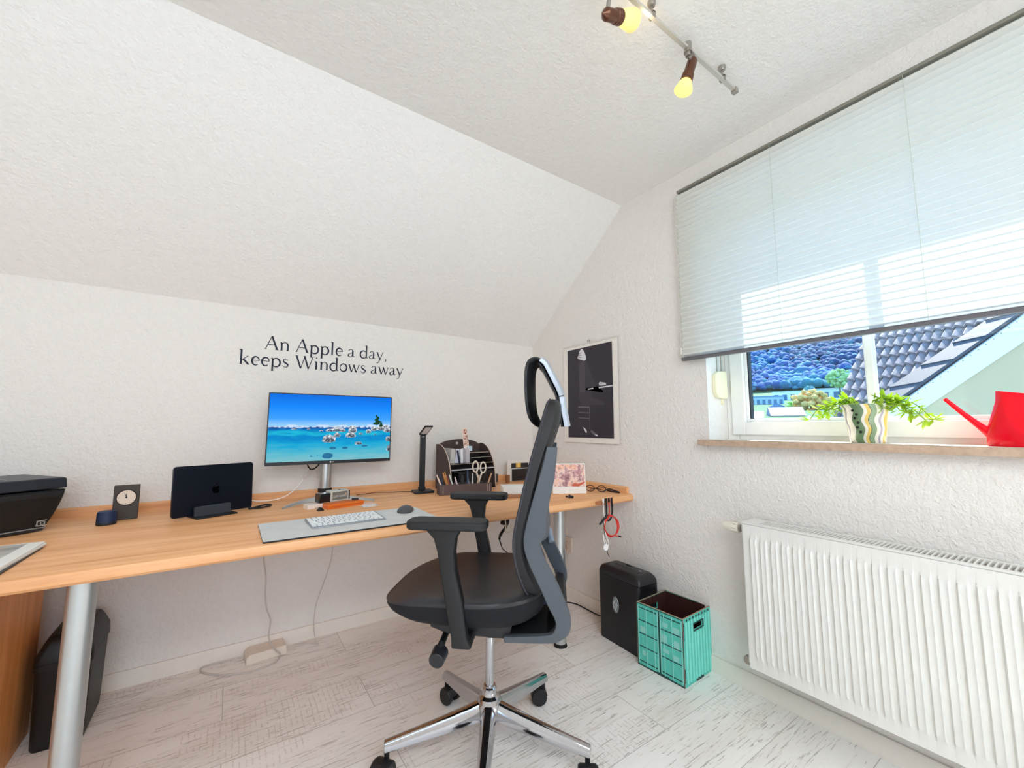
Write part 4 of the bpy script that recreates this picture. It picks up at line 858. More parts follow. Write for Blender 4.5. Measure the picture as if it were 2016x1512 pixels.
cable('black_cable_knot', 'tangle of black cable hanging under the desk left of the chair back', [(-.43, -.3, .69), (-.435, -.3, .60), (-.42, -.3, .56), (-.45, -.3, .535), (-.475, -.3, .515), (-.45, -.3, .51), (-.425, -.3, .525), (-.44, -.3, .49), (-.47, -.3, .46), (-.487, -.3, .43), (-.48, -.3, .40), (-.462, -.3, .36), (-.417, -.3, .322), (-.36, -.28, .26)], [.004, .006, .011, .010, .006, .008, .010, .008, .009, .007, .004, .003, .003, .003], M_rubber)
cable('pale_cable_loop', 'pale cable loop hanging in the black cable knot under the desk', [(-.44, -.315, .60), (-.455, -.315, .55), (-.45, -.315, .50), (-.455, -.315, .47), (-.43, -.315, .455), (-.41, -.315, .47), (-.415, -.315, .51)], .003, MAT('D8D2BC', .6))
cb_b = thing('cable_bundle', 'brown and white cable bundle running down the corner behind the right desk leg', 'cable bundle', (0, 0, 0))
for k, (c, pts) in enumerate([('8A5A42', [(-.03, -.34, .69), (-.02, -.335, .56), (-.02, -.325, .48), (-.02, -.345, .40), (-.02, -.318, .33), (-.02, -.335, .24), (-.02, -.32, .1), (-.03, -.33, .02)]),
                              ('C9A489', [(-.04, -.36, .69), (-.03, -.35, .54), (-.03, -.33, .45), (-.03, -.352, .37), (-.03, -.327, .31), (-.03, -.365, .24), (-.03, -.36, .19), (-.03, -.33, .17), (-.03, -.31, .22)]),
                              ('E2CDB8', [(-.02, -.35, .69), (-.015, -.345, .5), (-.02, -.345, .42), (-.02, -.36, .33), (-.02, -.395, .29), (-.02, -.40, .34), (-.02, -.41, .36)]),
                              ('6B4336', [(-.03, -.33, .69), (-.03, -.338, .5), (-.03, -.352, .42), (-.03, -.335, .34), (-.03, -.345, .27), (-.03, -.36, .21), (-.03, -.345, .15)])]):
    g = G(); g.tube(pts, .0045, 8); g.build('cord', MAT(c, .6), cb_b)
ck_ = thing('wall_socket', 'cream double wall socket low on the window wall behind the desk leg', 'socket', (0, -.388, .337), 0)
g = G(); g.prism(rrect(-.040, -.048, .040, .048, .006), -.012, 0, 'x'); g.build('cover_plate', MAT('E0D2C2', .5), ck_, .002)
g = G(); g.T = Matrix.Rotation(-PI/2, 4, 'Y'); g.lathe([(.0001, .006), (.018, .006), (.020, .0135), (.022, .0135)], 24, close=False); g.build('socket_insert', MAT('A88F7C', .5), ck_)
g = G(); g.box((-.012, -.372, .395), (0, -.358, .69)); o = g.build('cable_channel', MAT('DCCFC0', .5)); tag(o, 'narrow cream cable channel running up from the wall socket', 'cable channel')
cable('shredder_cable', 'black power cable on the floor running to the paper shredder', [(-.30, -.36, .004), (-.17, -.33, .004), (-.10, -.40, .004), (-.04, -.48, .005), (-.035, -.58, .005), (-.045, -.68, .01), (-.06, -.76, .03)], .0035, M_rubber)
# ================= WALL QUOTE (vinyl lettering) =================
INK = MAT('10172E', .6)
# serif glyphs: strokes as (points, widths) in em units; x-height .42, caps .66, ascender .72, descender -.22
TK, TN = .080, .035
def circ(cx, cz, rx, rz, a0, a1, n=16): return [(cx+rx*math.cos(math.radians(a0+(a1-a0)*i/n)), cz+rz*math.sin(math.radians(a0+(a1-a0)*i/n))) for i in range(n+1)]
def wv(n, lo, hi, ph=0, per=1): return [lo+(hi-lo)*abs(math.cos(PI*per*i/n+ph)) for i in range(n+1)]
def ser(x, z, w_=.07): return ([(x-w_, z), (x+w_, z)], [.014, .014])
GL = {
 'A': (.70, [([(.06, .01), (.34, .68)], [TN, TN]), ([(.34, .68), (.60, .01)], [TK, TK+.006]), ([(.17, .24), (.49, .24)], [TN, TN]), ser(.07, .008), ser(.60, .008, .09)]),
 'W': (.98, [([(.08, .65), (.31, .0)], [TK, TK*.9]), ([(.31, .0), (.50, .62)], [TN, TN]), ([(.48, .65), (.70, .0)], [TK, TK*.9]), ([(.70, .0), (.92, .65)], [TN, TN]), ser(.08, .652, .08), ser(.49, .652, .07), ser(.92, .652, .07)]),
 'n': (.53, [([(.11, .0), (.11, .40)], [TK, TK]), ([(.03, .385), (.11, .42)], [TN, TN]), ([(.12, .32), (.19, .39), (.28, .42), (.37, .39), (.41, .30), (.41, .0)], [TN, TN, .034, .05, TK, TK]), ser(.11, .007), ser(.41, .007)]),
 'p': (.54, [([(.11, -.22), (.11, .40)], [TK, TK]), ([(.03, .385), (.11, .42)], [TN, TN]), (circ(.27, .20, .19, .21, 150, -150, 20), wv(20, TN, TK, PI/2)), ser(.11, -.215)]),
 'l': (.27, [([(.12, .0), (.12, .71)], [TK, TK]), ([(.04, .685), (.12, .72)], [TN, TN]), ser(.12, .007)]),
 'e': (.45, [([(.06, .235), (.38, .235)], [TN*.8, TN*.8]), ([(.385, .235)]+circ(.235, .21, .165, .205, 8, 310, 22), [TK*.7]+wv(22, TN, TK, PI/2)[:23])]),
 'a': (.44, [([(.07, .33), (.11, .39), (.20, .42), (.28, .38), (.295, .30), (.295, .07), (.33, .02), (.40, .04)], [.05, TN, TN, .045, TK, TK, .04, TN]), ([(.29, .25), (.17, .20), (.07, .15), (.05, .09), (.08, .02), (.16, .0), (.24, .04), (.29, .09)], [TN, TN, .04, TK, .05, .034, TN, TN])]),
 'd': (.54, [([(.40, .04), (.40, .71)], [TK, TK]), ([(.32, .685), (.40, .72)], [TN, TN]), (circ(.24, .20, .19, .205, 40, 320, 20), wv(20, TN, TK, PI/2)), ([(.40, .03), (.49, .02)], [TN, TN])]),
 'y': (.48, [([(.06, .41), (.25, .01)], [TK*.9, TK*.8]), ([(.42, .41), (.25, .01), (.17, -.15), (.10, -.205), (.05, -.19)], [TN, TN, TN, .034, .05]), ser(.07, .412, .065), ser(.41, .412, .06)]),
 ',': (.24, [([(.10, .04), (.125, .0), (.11, -.06), (.06, -.12)], [.07, .065, .04, .014])]),
 'k': (.52, [([(.11, .0), (.11, .71)], [TK, TK]), ([(.03, .685), (.11, .72)], [TN, TN]), ([(.13, .20), (.40, .41)], [TN, TN]), ([(.20, .26), (.44, .01)], [TK, TK]), ser(.11, .007), ser(.40, .412, .06), ser(.45, .007, .05)]),
 's': (.38, [([(.30, .34), (.25, .40), (.18, .42), (.10, .39), (.075, .32), (.12, .255), (.22, .195), (.30, .14), (.31, .07), (.24, .01), (.16, .0), (.09, .03), (.05, .10)], [.02, .026, .03, .04, .05, TK, TK, TK, .05, .04, .03, .026, .02])]),
 'i': (.27, [([(.12, .0), (.12, .40)], [TK, TK]), ([(.04, .385), (.12, .42)], [TN, TN]), ser(.12, .007), ([(.09, .60), (.15, .60)], [.065, .065])]),
 'o': (.48, [(circ(.24, .21, .185, .205, 0, 360, 24), wv(24, TN, TK, 0)[:25])]),
 'w': (.70, [([(.07, .41), (.22, .0)], [TK*.85, TK*.8]), ([(.22, .0), (.345, .38)], [TN, TN]), ([(.33, .41), (.48, .0)], [TK*.85, TK*.8]), ([(.48, .0), (.63, .41)], [TN, TN]), ser(.07, .412, .06), ser(.34, .412, .05), ser(.63, .412, .05)]),
 ' ': (.24, [])}
def write(g, txt, x0, z0, width, em, y):
    tot = sum(GL[c][0] for c in txt); kx = width/tot; x = x0
    for c in txt:
        adv, strokes = GL[c]
        for pts, ws in strokes:
            Lp, Rp = [], []; n_ = len(pts)
            for i in range(n_):
                a = pts[max(0, i-1)]; b = pts[min(n_-1, i+1)]; dx, dz = (b[0]-a[0])*kx, (b[1]-a[1])*em; l_ = math.hypot(dx, dz) or 1
                w_ = ws[min(i, len(ws)-1)]*em*.5; X_, Z_ = x+pts[i][0]*kx, z0+pts[i][1]*em
                Lp.append((X_-dz/l_*w_, Z_+dx/l_*w_)); Rp.append((X_+dz/l_*w_, Z_-dx/l_*w_))
            for i in range(n_-1):
                q = [Lp[i], Lp[i+1], Rp[i+1], Rp[i]]; g.add([(p[0], y, p[1]) for p in q], [(0, 3, 2, 1)]); g.add([(p[0], y+.0005, p[1]) for p in q], [(0, 1, 2, 3)])
        x += adv*kx
wq = thing('wall_lettering', 'dark blue serif vinyl quote in two lines on the wall above the monitor', 'wall lettering', (0, -.0012, 0))
g = G(); write(g, 'An Apple a day,', -1.770, 1.513, .652, .107, 0); g.build('upper_line', INK, wq)
g = G(); write(g, 'keeps Windows away', -1.878, 1.424, .862, .107, 0); g.build('lower_line', INK, wq)

# ================= POSTER =================
po = thing('poster', 'black photo poster of a seated piano player from behind on the window wall', 'poster', (-.010, -.613, 1.325), 0)
def yz(g, poly, x, mi=0): g.add([(x, y, z) for y, z in poly], [tuple(range(len(poly)))], mi)
g = G(); vs = []
for i in range(9):
    t = i/8; vs += [(-.003*(t > .99), .240-.480*t, -.318), (.0, .240-.480*t, .322)]
g.add(vs, [(2*i, 2*i+1, 2*i+3, 2*i+2) for i in range(8)]); g.add([(v_[0]+.0008, v_[1], v_[2]) for v_ in vs], [(2*i+2, 2*i+3, 2*i+1, 2*i) for i in range(8)]); g.build('sheet', MAT('F0EBE4', .5), po)
g = G(); yz(g, [(.200, -.286), (-.198, -.286), (-.198, .300), (.200, .300)], -.0022); ph_ = g.build('photo_area', mat('poster_black', '2B2530', .45, var=(6, .25)), po)
pgm = [MAT('4A444E', .5), MAT('E4E1E6', .5), MAT('6C6670', .5), MAT('3A343F', .5)]
g = G()
yz(g, [(.100, .190), (.085, .225), (.045, .235), (.02, .20), (-.005, .165), (-.035, .09), (-.075, .02), (-.115, -.005), (-.120, .005), (-.075, .035), (-.02, .00), (-.02, -.03), (-.10, -.055), (-.135, -.075), (-.12, -.085), (-.03, -.08), (.07, -.08), (.098, -.03), (.092, .03), (.088, .10)], -.0026, 3)
yz(g, [(.085, .19), (.05, .215), (.03, .17), (.035, .09), (.03, .01), (.085, .01), (.088, .10)], -.0029, 0)
yz(g, [(.098, .232), (.100, .245), (.088, .26), (.085, .275), (.068, .292), (.052, .290), (.035, .268), (.022, .238), (.022, .215), (.040, .212), (.070, .222)], -.003, 1)
for k in range(3): yz(g, [(.097, .238+k*.012), (.080, .243+k*.013), (.062, .240+k*.014), (.062, .237+k*.014), (.080, .239+k*.013), (.097, .236+k*.012)], -.0033, 3)
yz(g, [(-.085, .052), (-.095, .062), (-.14, .052), (-.148, .040), (-.105, .038), (-.09, .040)], -.003, 1)
for k in range(3): yz(g, [(-.098-k*.014, .059-k*.001), (-.100-k*.014, .059), (-.102-k*.014, .040), (-.100-k*.014, .040)], -.0033, 3)
yz(g, [(-.085, .022), (-.198, .026), (-.198, .034), (-.085, .030)], -.003, 1); yz(g, [(.01, .020), (-.04, .022), (-.035, .030), (.008, .026)], -.003, 1)
yz(g, [(.10, -.082), (.10, -.09), (.0, -.095), (.0, -.088)], -.003, 2)
for z in (-.12, -.155): yz(g, [(.10, z), (.10, z-.005), (.0, z-.010), (.0, z-.006)], -.003, 2)
yz(g, [(.0, -.09), (.0, -.235), (-.003, -.235), (-.003, -.09)], -.003, 2); yz(g, [(.10, -.09), (.10, -.22), (.098, -.22), (.098, -.09)], -.003, 0)
yz(g, [(.075, -.215), (.06, -.22), (.045, -.24), (.035, -.255), (.025, -.252), (.03, -.235), (.05, -.222)], -.003, 1); yz(g, [(-.01, -.235), (-.03, -.245), (-.06, -.262), (-.072, -.272), (-.06, -.276), (-.035, -.265), (-.01, -.25)], -.003, 2); yz(g, [(-.045, -.262), (-.068, -.268), (-.066, -.275), (-.05, -.272)], -.0034, 1)
g.build('printed_figure', pgm, ph_)
g = G(); yz(g, [(.01, -.302), (-.03, -.302), (-.03, -.3035), (.01, -.3035)], -.0024); g.build('caption_line', MAT('B8B2AC', .6), po)
g = G(); g.box((-.003, -.240, .320), (.004, .240, .329)); g.build('hanging_rail', MAT('D9D5CE', .4), po); g = G(); g.tube([(0, .004, .329), (0, .010, .340), (0, .0, .346), (0, -.010, .340), (0, -.004, .329)], .002, 6); g.build('hook', M_steel, po)

# ================= SHREDDER, CRATE =================
sh = thing('paper_shredder', 'black paper shredder with rounded top and silver oval emblem beside the crate', 'shredder', (-.122, -.974, 0), math.radians(-92.5))
# local x along the wall (towards the camera side), y to the wall
def shr(k, z, hw=.142, hd=.072): return [(x, y, z) for x, y in rrect(-hw*k, -hd*(.9+.1*k), hw*k, hd, .018, 4)]
SHH = .372
def shp(w_, top):
    return [(-w_+.014, 0), (w_-.010, 0), (w_, .10), (w_, .315), (w_-.006, .335)]
g = G(); g.loft([shr(.955, .0), shr(.965, .012), shr(1, .29), shr(1, .325)]); g.build('waste_basket', mat('shredder_black', '0B0D14', .35), sh, ang=50)
g = G(); R_ = []
for z, k, kd in ((.327, 1.0, 1.0), (.340, .995, .98), (.356, .94, .9), (.366, .86, .78), (.370, .78, .68)): R_.append([(x, y+.0, z) for x, y in rrect(-.142*k-.004*(z > .35), -.072*kd, .142*k, .072*kd, .018, 4)])
g.loft(R_); hd2 = g.build('cutter_head', MAT('1C1D22', .4), sh, ang=50)
g = G(); g.prism(rrect(-.085, -.008, .065, .010, .004), .3702, .3712, 'z', 1); g.box((-.078, -.002, .3708), (.058, .002, .3716), 0); g.build('feed_slot', [MAT('020203', .6), MAT('2C2D32', .35)], hd2)
g = G(); g.box((-.03, .028, .370), (.0, .040, .374)); g.build('mode_switch', M_black, hd2); g = G(); g.box((.068, .010, .3705), (.082, .022, .3715)); g.build('maker_badge', MAT('A8ABB0', .4), hd2)
g = G(); g.T = Matrix.Translation((-.014, -.0735, .195)) @ Matrix.Rotation(PI/2, 4, 'X') @ Matrix.Diagonal((.55, 1, 1, 1)); g.lathe([(.0001, .0012), (.033, .0012), (.037, .0022), (.040, 0)], 36); g.tube([(.022*math.cos(a), .022*math.sin(a), .003) for a in [2*PI*k/16 for k in range(16)]], .0016, 6, 1, 0, True); g.tube([(0, -.03, .003), (.008, -.01, .003), (-.008, .01, .003), (0, .03, .003)], .0018, 6, 1); g.tube([(-.028, 0, .003), (0, .004, .003), (.028, 0, .003)], .0016, 6, 1)
g.build('oval_emblem', [MAT('8E9296', .3, .6), MAT('E8EAEC', .25, .6)], sh)

cr = thing('container_crate', 'open turquoise crate printed like a shipping container, on the floor by the shredder', 'crate', (-.238, -1.1275, 0), math.radians(-87.5))
# local x: towards the camera corner (along the wall), y: towards the wall
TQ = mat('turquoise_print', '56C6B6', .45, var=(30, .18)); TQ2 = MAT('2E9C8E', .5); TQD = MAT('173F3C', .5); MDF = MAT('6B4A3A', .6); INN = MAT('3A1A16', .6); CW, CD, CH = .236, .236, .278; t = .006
def panel_holes(g, L_, hole, axis): pass
g = G(); g.box((0, 0, 0), (CW, t, CH)); g.build('door_panel', TQ, cr)
g = G(); g.box((0, CD-t, 0), (CW, CD, CH)); g.build('rear_panel', TQ, cr)
def endp(x0, name):
    g = G(); y0, y1, z0, z1 = CD*.33, CD*.67, .213, .240
    g.box((x0, t, 0), (x0+t, y0, CH)); g.box((x0, y1, 0), (x0+t, CD-t, CH)); g.box((x0, y0, 0), (x0+t, y1, z0)); g.box((x0, y0, z1), (x0+t, y1, CH)); return g.build(name, TQ, cr)
e1 = endp(CW-t, 'end_panel'); e0 = endp(0, 'end_panel')
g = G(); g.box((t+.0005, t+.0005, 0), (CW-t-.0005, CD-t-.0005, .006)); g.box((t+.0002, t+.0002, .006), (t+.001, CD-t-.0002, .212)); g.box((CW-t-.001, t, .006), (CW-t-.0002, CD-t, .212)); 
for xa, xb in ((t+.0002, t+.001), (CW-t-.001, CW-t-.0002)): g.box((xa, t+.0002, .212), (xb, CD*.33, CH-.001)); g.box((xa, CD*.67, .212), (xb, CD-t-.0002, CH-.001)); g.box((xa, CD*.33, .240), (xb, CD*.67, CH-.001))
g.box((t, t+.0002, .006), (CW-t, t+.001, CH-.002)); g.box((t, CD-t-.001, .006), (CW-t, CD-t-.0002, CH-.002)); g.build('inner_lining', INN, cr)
g = G()
for a, b in (((-.0005, -.0005, CH), (CW+.0005, t+.0005, CH+.0008)), ((-.0005, CD-t, CH), (CW+.0005, CD+.0005, CH+.0008)), ((0, t, CH), (t, CD-t, CH+.0008)), ((CW-t, t, CH), (CW, CD-t, CH+.0008)), ((CW-.001, -.0012, 0), (CW+.0012, .001, CH)), ((-.0012, -.0012, 0), (.001, .001, CH))): g.box(a, b)
g.build('raw_edge', MAT('A58A72', .7), cr)
# door detail
g = G()
for x in (.012, .050, .094, .110, .160, .168, .222): pass
for x in (.006, .108, .124, .226): g.box((x, -.0022, .012), (x+.004, 0, CH-.012))
for x in (.050, .092, .142, .182, ): g.box((x, -.0030, .008), (x+.0022, 0, CH-.010))
g.build('locking_bar', MAT('8ED6CB', .4), cr)
g = G()
for z in (.020, .085, .142, .200, .256): g.box((.010, -.0012, z), (.106, 0, z+.004)); g.box((.128, -.0012, z), (.226, 0, z+.004))
g.box((.115, -.0012, .008), (.121, 0, CH-.006)); g.box((.0, -.0012, .0), (CW, 0, .006)); g.box((.0, -.0012, CH-.005), (CW, 0, CH-.002)); g.box((.0, -.0013, 0), (.003, 0, CH)); g.box((CW-.003, -.0013, 0), (CW, 0, CH)); g.box((.10, -.002, 0), (.16, 0, .010))
g.build('panel_line', TQD, cr)
g = G()
for (x, z, w_, h_) in ((.018, .150, .028, .026), (.135, .215, .026, .018), (.188, .205, .030, .026), (.130, .150, .026, .032), (.190, .140, .026, .036), (.135, .108, .030, .016), (.186, .092, .026, .022), (.025, .050, .018, .022)): g.box((x, -.0010, z), (x+w_, 0, z+h_))
g.build('placard', MAT('8FD3C9', .5), cr)
g = G()
for i in range(9):
    y = .018+i*.0235; g.prism([(CW, y), (CW+.0035, y+.004), (CW+.0035, y+.010), (CW, y+.0135)], .012, CH-.016 if not (CD*.30 < y < CD*.66) else .205, 'z')
    if CD*.30 < y < CD*.66: g.prism([(CW, y), (CW+.0035, y+.004), (CW+.0035, y+.010), (CW, y+.0135)], .247, CH-.016, 'z')
g.build('corrugation', mat('turquoise_rib', '7ADBCB', .45, var=(30, .15)), cr)
g = G()
for i in range(8): g.box((CW+.0002, .024+i*.0255, CH-.014), (CW+.0012, .034+i*.0255, CH-.006))
for (y0, y1, z0, z1) in ((CD*.315, CD*.33, .210, .243), (CD*.67, CD*.685, .210, .243), (CD*.315, CD*.685, .240, .243), (CD*.315, CD*.685, .210, .213)): g.box((CW+.0002, y0, z0), (CW+.0042, y1, z1))
g.build('painted_shade_line', TQD, cr)
for (y0, y1, z0, z1) in ((.0, .006, .19, .262), (.0, .006, .02, .075), (CD-.006, CD, .18, .262), (CD-.006, CD, .02, .10), (.09, .15, 0, .012)): g = G(); g.box((CW+.0002, y0, z0), (CW+.0018, y1, z1)); g.build('finger_joint', TQD, cr)

# ================= WINDOW SILL THINGS =================
pp = thing('potted_plant', 'striped ceramic pot with a bright green trailing succulent on the window sill', 'plant', (.055, -1.9695, 1.0497), 0)
def potmat():
    m = mat('striped_glaze', 'E9E6D8', .12, coat=.6); b = m.node_tree.nodes['Principled BSDF']
    t_ = N(m, 'ShaderNodeTexCoord'); s_ = N(m, 'ShaderNodeSeparateXYZ'); L(m, t_.outputs['Object'], s_.inputs[0])
    an = mathn(m, 'ARCTAN2', mathn(m, 'MULTIPLY', s_.outputs[1], -1), mathn(m, 'MULTIPLY', s_.outputs[0], -1)); wob = mathn(m, 'MULTIPLY', mathn(m, 'SINE', mathn(m, 'MULTIPLY', s_.outputs[2], 95)), .07)
    f = mathn(m, 'MULTIPLY', mathn(m, 'ADD', mathn(m, 'ADD', an, wob), 1.31), 1/PI)
    r = N(m, 'ShaderNodeValToRGB'); cr_ = r.color_ramp; cr_.interpolation = 'CONSTANT'
    st = [(0, 'E9E6D8'), (.13, '9C9AA8'), (.18, 'EDEBDD'), (.30, '6E8C66'), (.45, 'EDEBDD'), (.50, 'E6C96A'), (.548, '26241F'), (.556, '8FA886'), (.64, 'EFEDE0'), (.70, 'A5A1B5'), (.75, 'EFEDE0'), (.80, 'E6C96A'), (.9, 'EFEDE0')]
    while len(cr_.elements) < len(st): cr_.elements.new(.5)
    for e, (p, h) in zip(cr_.elements, st): e.position = p; e.color = hexc(h)
    L(m, f, r.inputs[0]); L(m, r.outputs[0], b.inputs['Base Color']); return m
g = G(); g.lathe([(.047, 0), (.051, .004), (.068, .130), (.0715, .136), (.0715, .141), (.066, .141), (.063, .125), (.046, .02), (.001, .02)], 48, close=False); pot = g.build('pot', potmat(), pp, ang=40)
g = G()
for (da, z) in ((.0, .118), (.16, .103), (.05, .090), (.19, .074), (.11, .056), (.24, .040)):
    a = math.radians(163)+da; r_ = .051+.017*(z/.13)+.0006; g.T = Matrix.Rotation(a, 4, 'Z') @ Matrix.Translation((r_, 0, z)) @ Matrix.Rotation(PI/2+math.radians(-7), 4, 'Y'); g.lathe([(.0001, .001), (.0045, .0008), (.0048, 0)], 14)
g.build('painted_dot', MAT('15181A', .2), pot)
g = G(); g.lathe([(.001, .118), (.064, .118), (.064, .12)], 24); g.build('soil', MAT('4A3B2C', .9), pp)
M_leaf = mat('succulent_leaf', 'BBD64A', .4, var=(25, .2)); lb = M_leaf.node_tree; 
tr_ = lb.nodes.new('ShaderNodeBsdfTranslucent'); tr_.inputs[0].default_value = hexc('D6F04A'); mxs = lb.nodes.new('ShaderNodeMixShader'); mxs.inputs[0].default_value = .45
ou = lb.nodes['Material Output']; lb.links.new(lb.nodes['Principled BSDF'].outputs[0], mxs.inputs[1]); lb.links.new(tr_.outputs[0], mxs.inputs[2]); lb.links.new(mxs.outputs[0], ou.inputs[0])
rr = random.Random(11)
def leaf(g, p, d, ln, wd, up):
    d = d.normalized(); s_ = d.cross(up).normalized(); n_ = s_.cross(d)
    P = [p, p+d*ln*.35+s_*wd+n_*.001, p+d*ln*.75+s_*wd*.8+n_*.0015, p+d*ln, p+d*ln*.75-s_*wd*.8+n_*.0015, p+d*ln*.35-s_*wd+n_*.001, p+d*ln*.5-n_*.003]
    g.add(P, [(0, 1, 6), (1, 2, 6), (2, 3, 6), (3, 4, 6), (4, 5, 6), (5, 0, 6), (0, 5, 4, 3, 2, 1)])
stems = [(1, .10, .02, -.01), (1, .075, .03, -.03), (1, .13, -.01, -.055), (1, .05, .05, .0), (-1, .06, .03, .02), (-1, .10, .02, -.02), (-1, .135, -.03, -.04), (-1, .085, .045, -.01), (1, .02, .02, .03), (-1, .03, .01, -.03), (-1, .15, .0, -.02)]
for i, (sg, reach, hgt, dx) in enumerate(stems):
    pts = [V(dx*.3, sg*.02, .125), V(dx*.5, sg*(.02+reach*.35), .150+hgt*.4), V(dx*.8, sg*(.03+reach*.7), .150+hgt*.35-.010), V(dx, sg*(.03+reach), .135+hgt*.2-.035*(reach/.1))]
    g = G(); g.tube(pts, .0018, 6); st_o = g.build('stem', MAT('8FA83A', .6), pp)
    g = G()
    for k in range(6):
        t_ = .35+.65*k/5; seg_ = min(2, int(t_*3)); u_ = t_*3-seg_; p = pts[seg_].lerp(pts[seg_+1], u_); ax = (pts[seg_+1]-pts[seg_]).normalized()
        for q in range(3 if k < 5 else 6):
            rnd = V(rr.uniform(-1, 1), rr.uniform(-1, 1), rr.uniform(-.5, 1)).normalized(); d = (ax*(.5 if k < 5 else .7)+rnd*.9)
            leaf(g, p, d, rr.uniform(.028, .042), rr.uniform(.0055, .008), V(0, .1, 1))
    g.build('leaves', M_leaf, st_o, ang=80)
wc = thing('watering_can', 'glossy red plastic watering can at the right end of the sill', 'watering can', (.045, -2.345, 1.0497), 0)
M_red = mat('red_plastic', 'EE1834', .22, spec=.5); nt2 = M_red.node_tree; tr2 = nt2.nodes.new('ShaderNodeBsdfTranslucent'); tr2.inputs[0].default_value = hexc('FF2038'); mx2 = nt2.nodes.new('ShaderNodeMixShader'); mx2.inputs[0].default_value = .4
nt2.links.new(nt2.nodes['Principled BSDF'].outputs[0], mx2.inputs[1]); nt2.links.new(tr2.outputs[0], mx2.inputs[2]); nt2.links.new(mx2.outputs[0], nt2.nodes['Material Output'].inputs[0])
g = G(); sec = [(0, .082, .055), (.004, .085, .057), (.05, .082, .055), (.10, .068, .048), (.135, .058, .042), (.156, .055, .040)]
R_ = [[(b*math.cos(2*PI*i/36), a*math.sin(2*PI*i/36), z+(.012*math.sin(2*PI*i/36) if z > .15 else 0)) for i in range(36)] for z, a, b in sec]
g.loft(R_, caps=False); g.add(R_[0], [tuple(range(35, -1, -1))]); g.loft([[(x*.97, y*.97, z) for x, y, z in r_] for r_ in R_[::-1]], caps=False); g.loft([R_[-1], [(x*.97, y*.97, z) for x, y, z in R_[-1]]], caps=False); g.build('body', M_red, wc, ang=50)
g = G(); g.tube([(0, .070, .035), (0, .095, .062), (0, .128, .102), (0, .165, .150)], [.017, .015, .013, .0115, .010, .009, .008, .008, .007, .007, .0065, .006, .006], 14); g.build('spout', M_red, wc)
g = G(); g.tube([(0, -.052, .15), (0, -.09, .175), (0, -.135, .15), (0, -.14, .09), (0, -.085, .03)], .009, 10); g.build('handle', M_red, wc)

# ================= TRACK LIGHT =================
TYY = -1.772
tl = thing('track_light', 'ceiling track light with bronze spots and glowing yellow glass shades', 'ceiling light', (0, TYY, 0))
ZR = 2.40
g = G(); g.box((-1.9, -.0075, ZR-.0045), (-.365, .0075, ZR+.0045)); g.build('rail', MAT('C9C6BE', .35, .4), tl, .002)
g = G(); g.box((-.372, -.010, ZR-.012), (-.352, .010, ZR+.008)); g.box((-.352, -.008, ZR-.006), (-.346, .008, ZR+.003)); g.build('rail_end_clip', M_steel, tl, .002)
for x in (-.449, -.866, -1.283):
    g = G(); g.lathe([(.010, CE-.016), (.013, CE-.008), (.013, CE)], 18, 0, (x, 0, 0)); g.cyl((x, 0, CE-.016), (x, 0, ZR+.010), .0035, n=10); g.box((x-.006, -.010, ZR-.006), (x+.006, -.007, ZR+.012)); g.box((x-.006, .007, ZR-.006), (x+.006, .010, ZR+.012)); g.box((x-.006, -.010, ZR+.008), (x+.006, .010, ZR+.013)); g.build('ceiling_mount', M_steel, tl)
BRZ = mat('bronze_metal', '6E4A3A', .28, .75)
def shademat():
    m = bpy.data.materials.new('glowing_glass'); m.use_nodes = True; n = m.node_tree; b = n.nodes['Principled BSDF']; b.inputs['Base Color'].default_value = hexc('F3DE8C'); b.inputs['Roughness'].default_value = .3
    t_ = N(m, 'ShaderNodeTexCoord'); s_ = N(m, 'ShaderNodeSeparateXYZ'); L(m, t_.outputs['Object'], s_.inputs[0])
    b.inputs['Emission Color'].default_value = hexc('FFE36E'); st = ramp(m, mathn(m, 'MULTIPLY', s_.outputs[2], 12.5), [(0, 1.0), (.35, .95), (.6, .72), (1, .60)]); L(m, mixc(m, s_.outputs[2], 'FFE680', 'FFE070'), b.inputs['Emission Color']); L(m, mathn(m, 'MULTIPLY', st, .62), b.inputs['Emission Strength']); return m
M_shade = shademat()
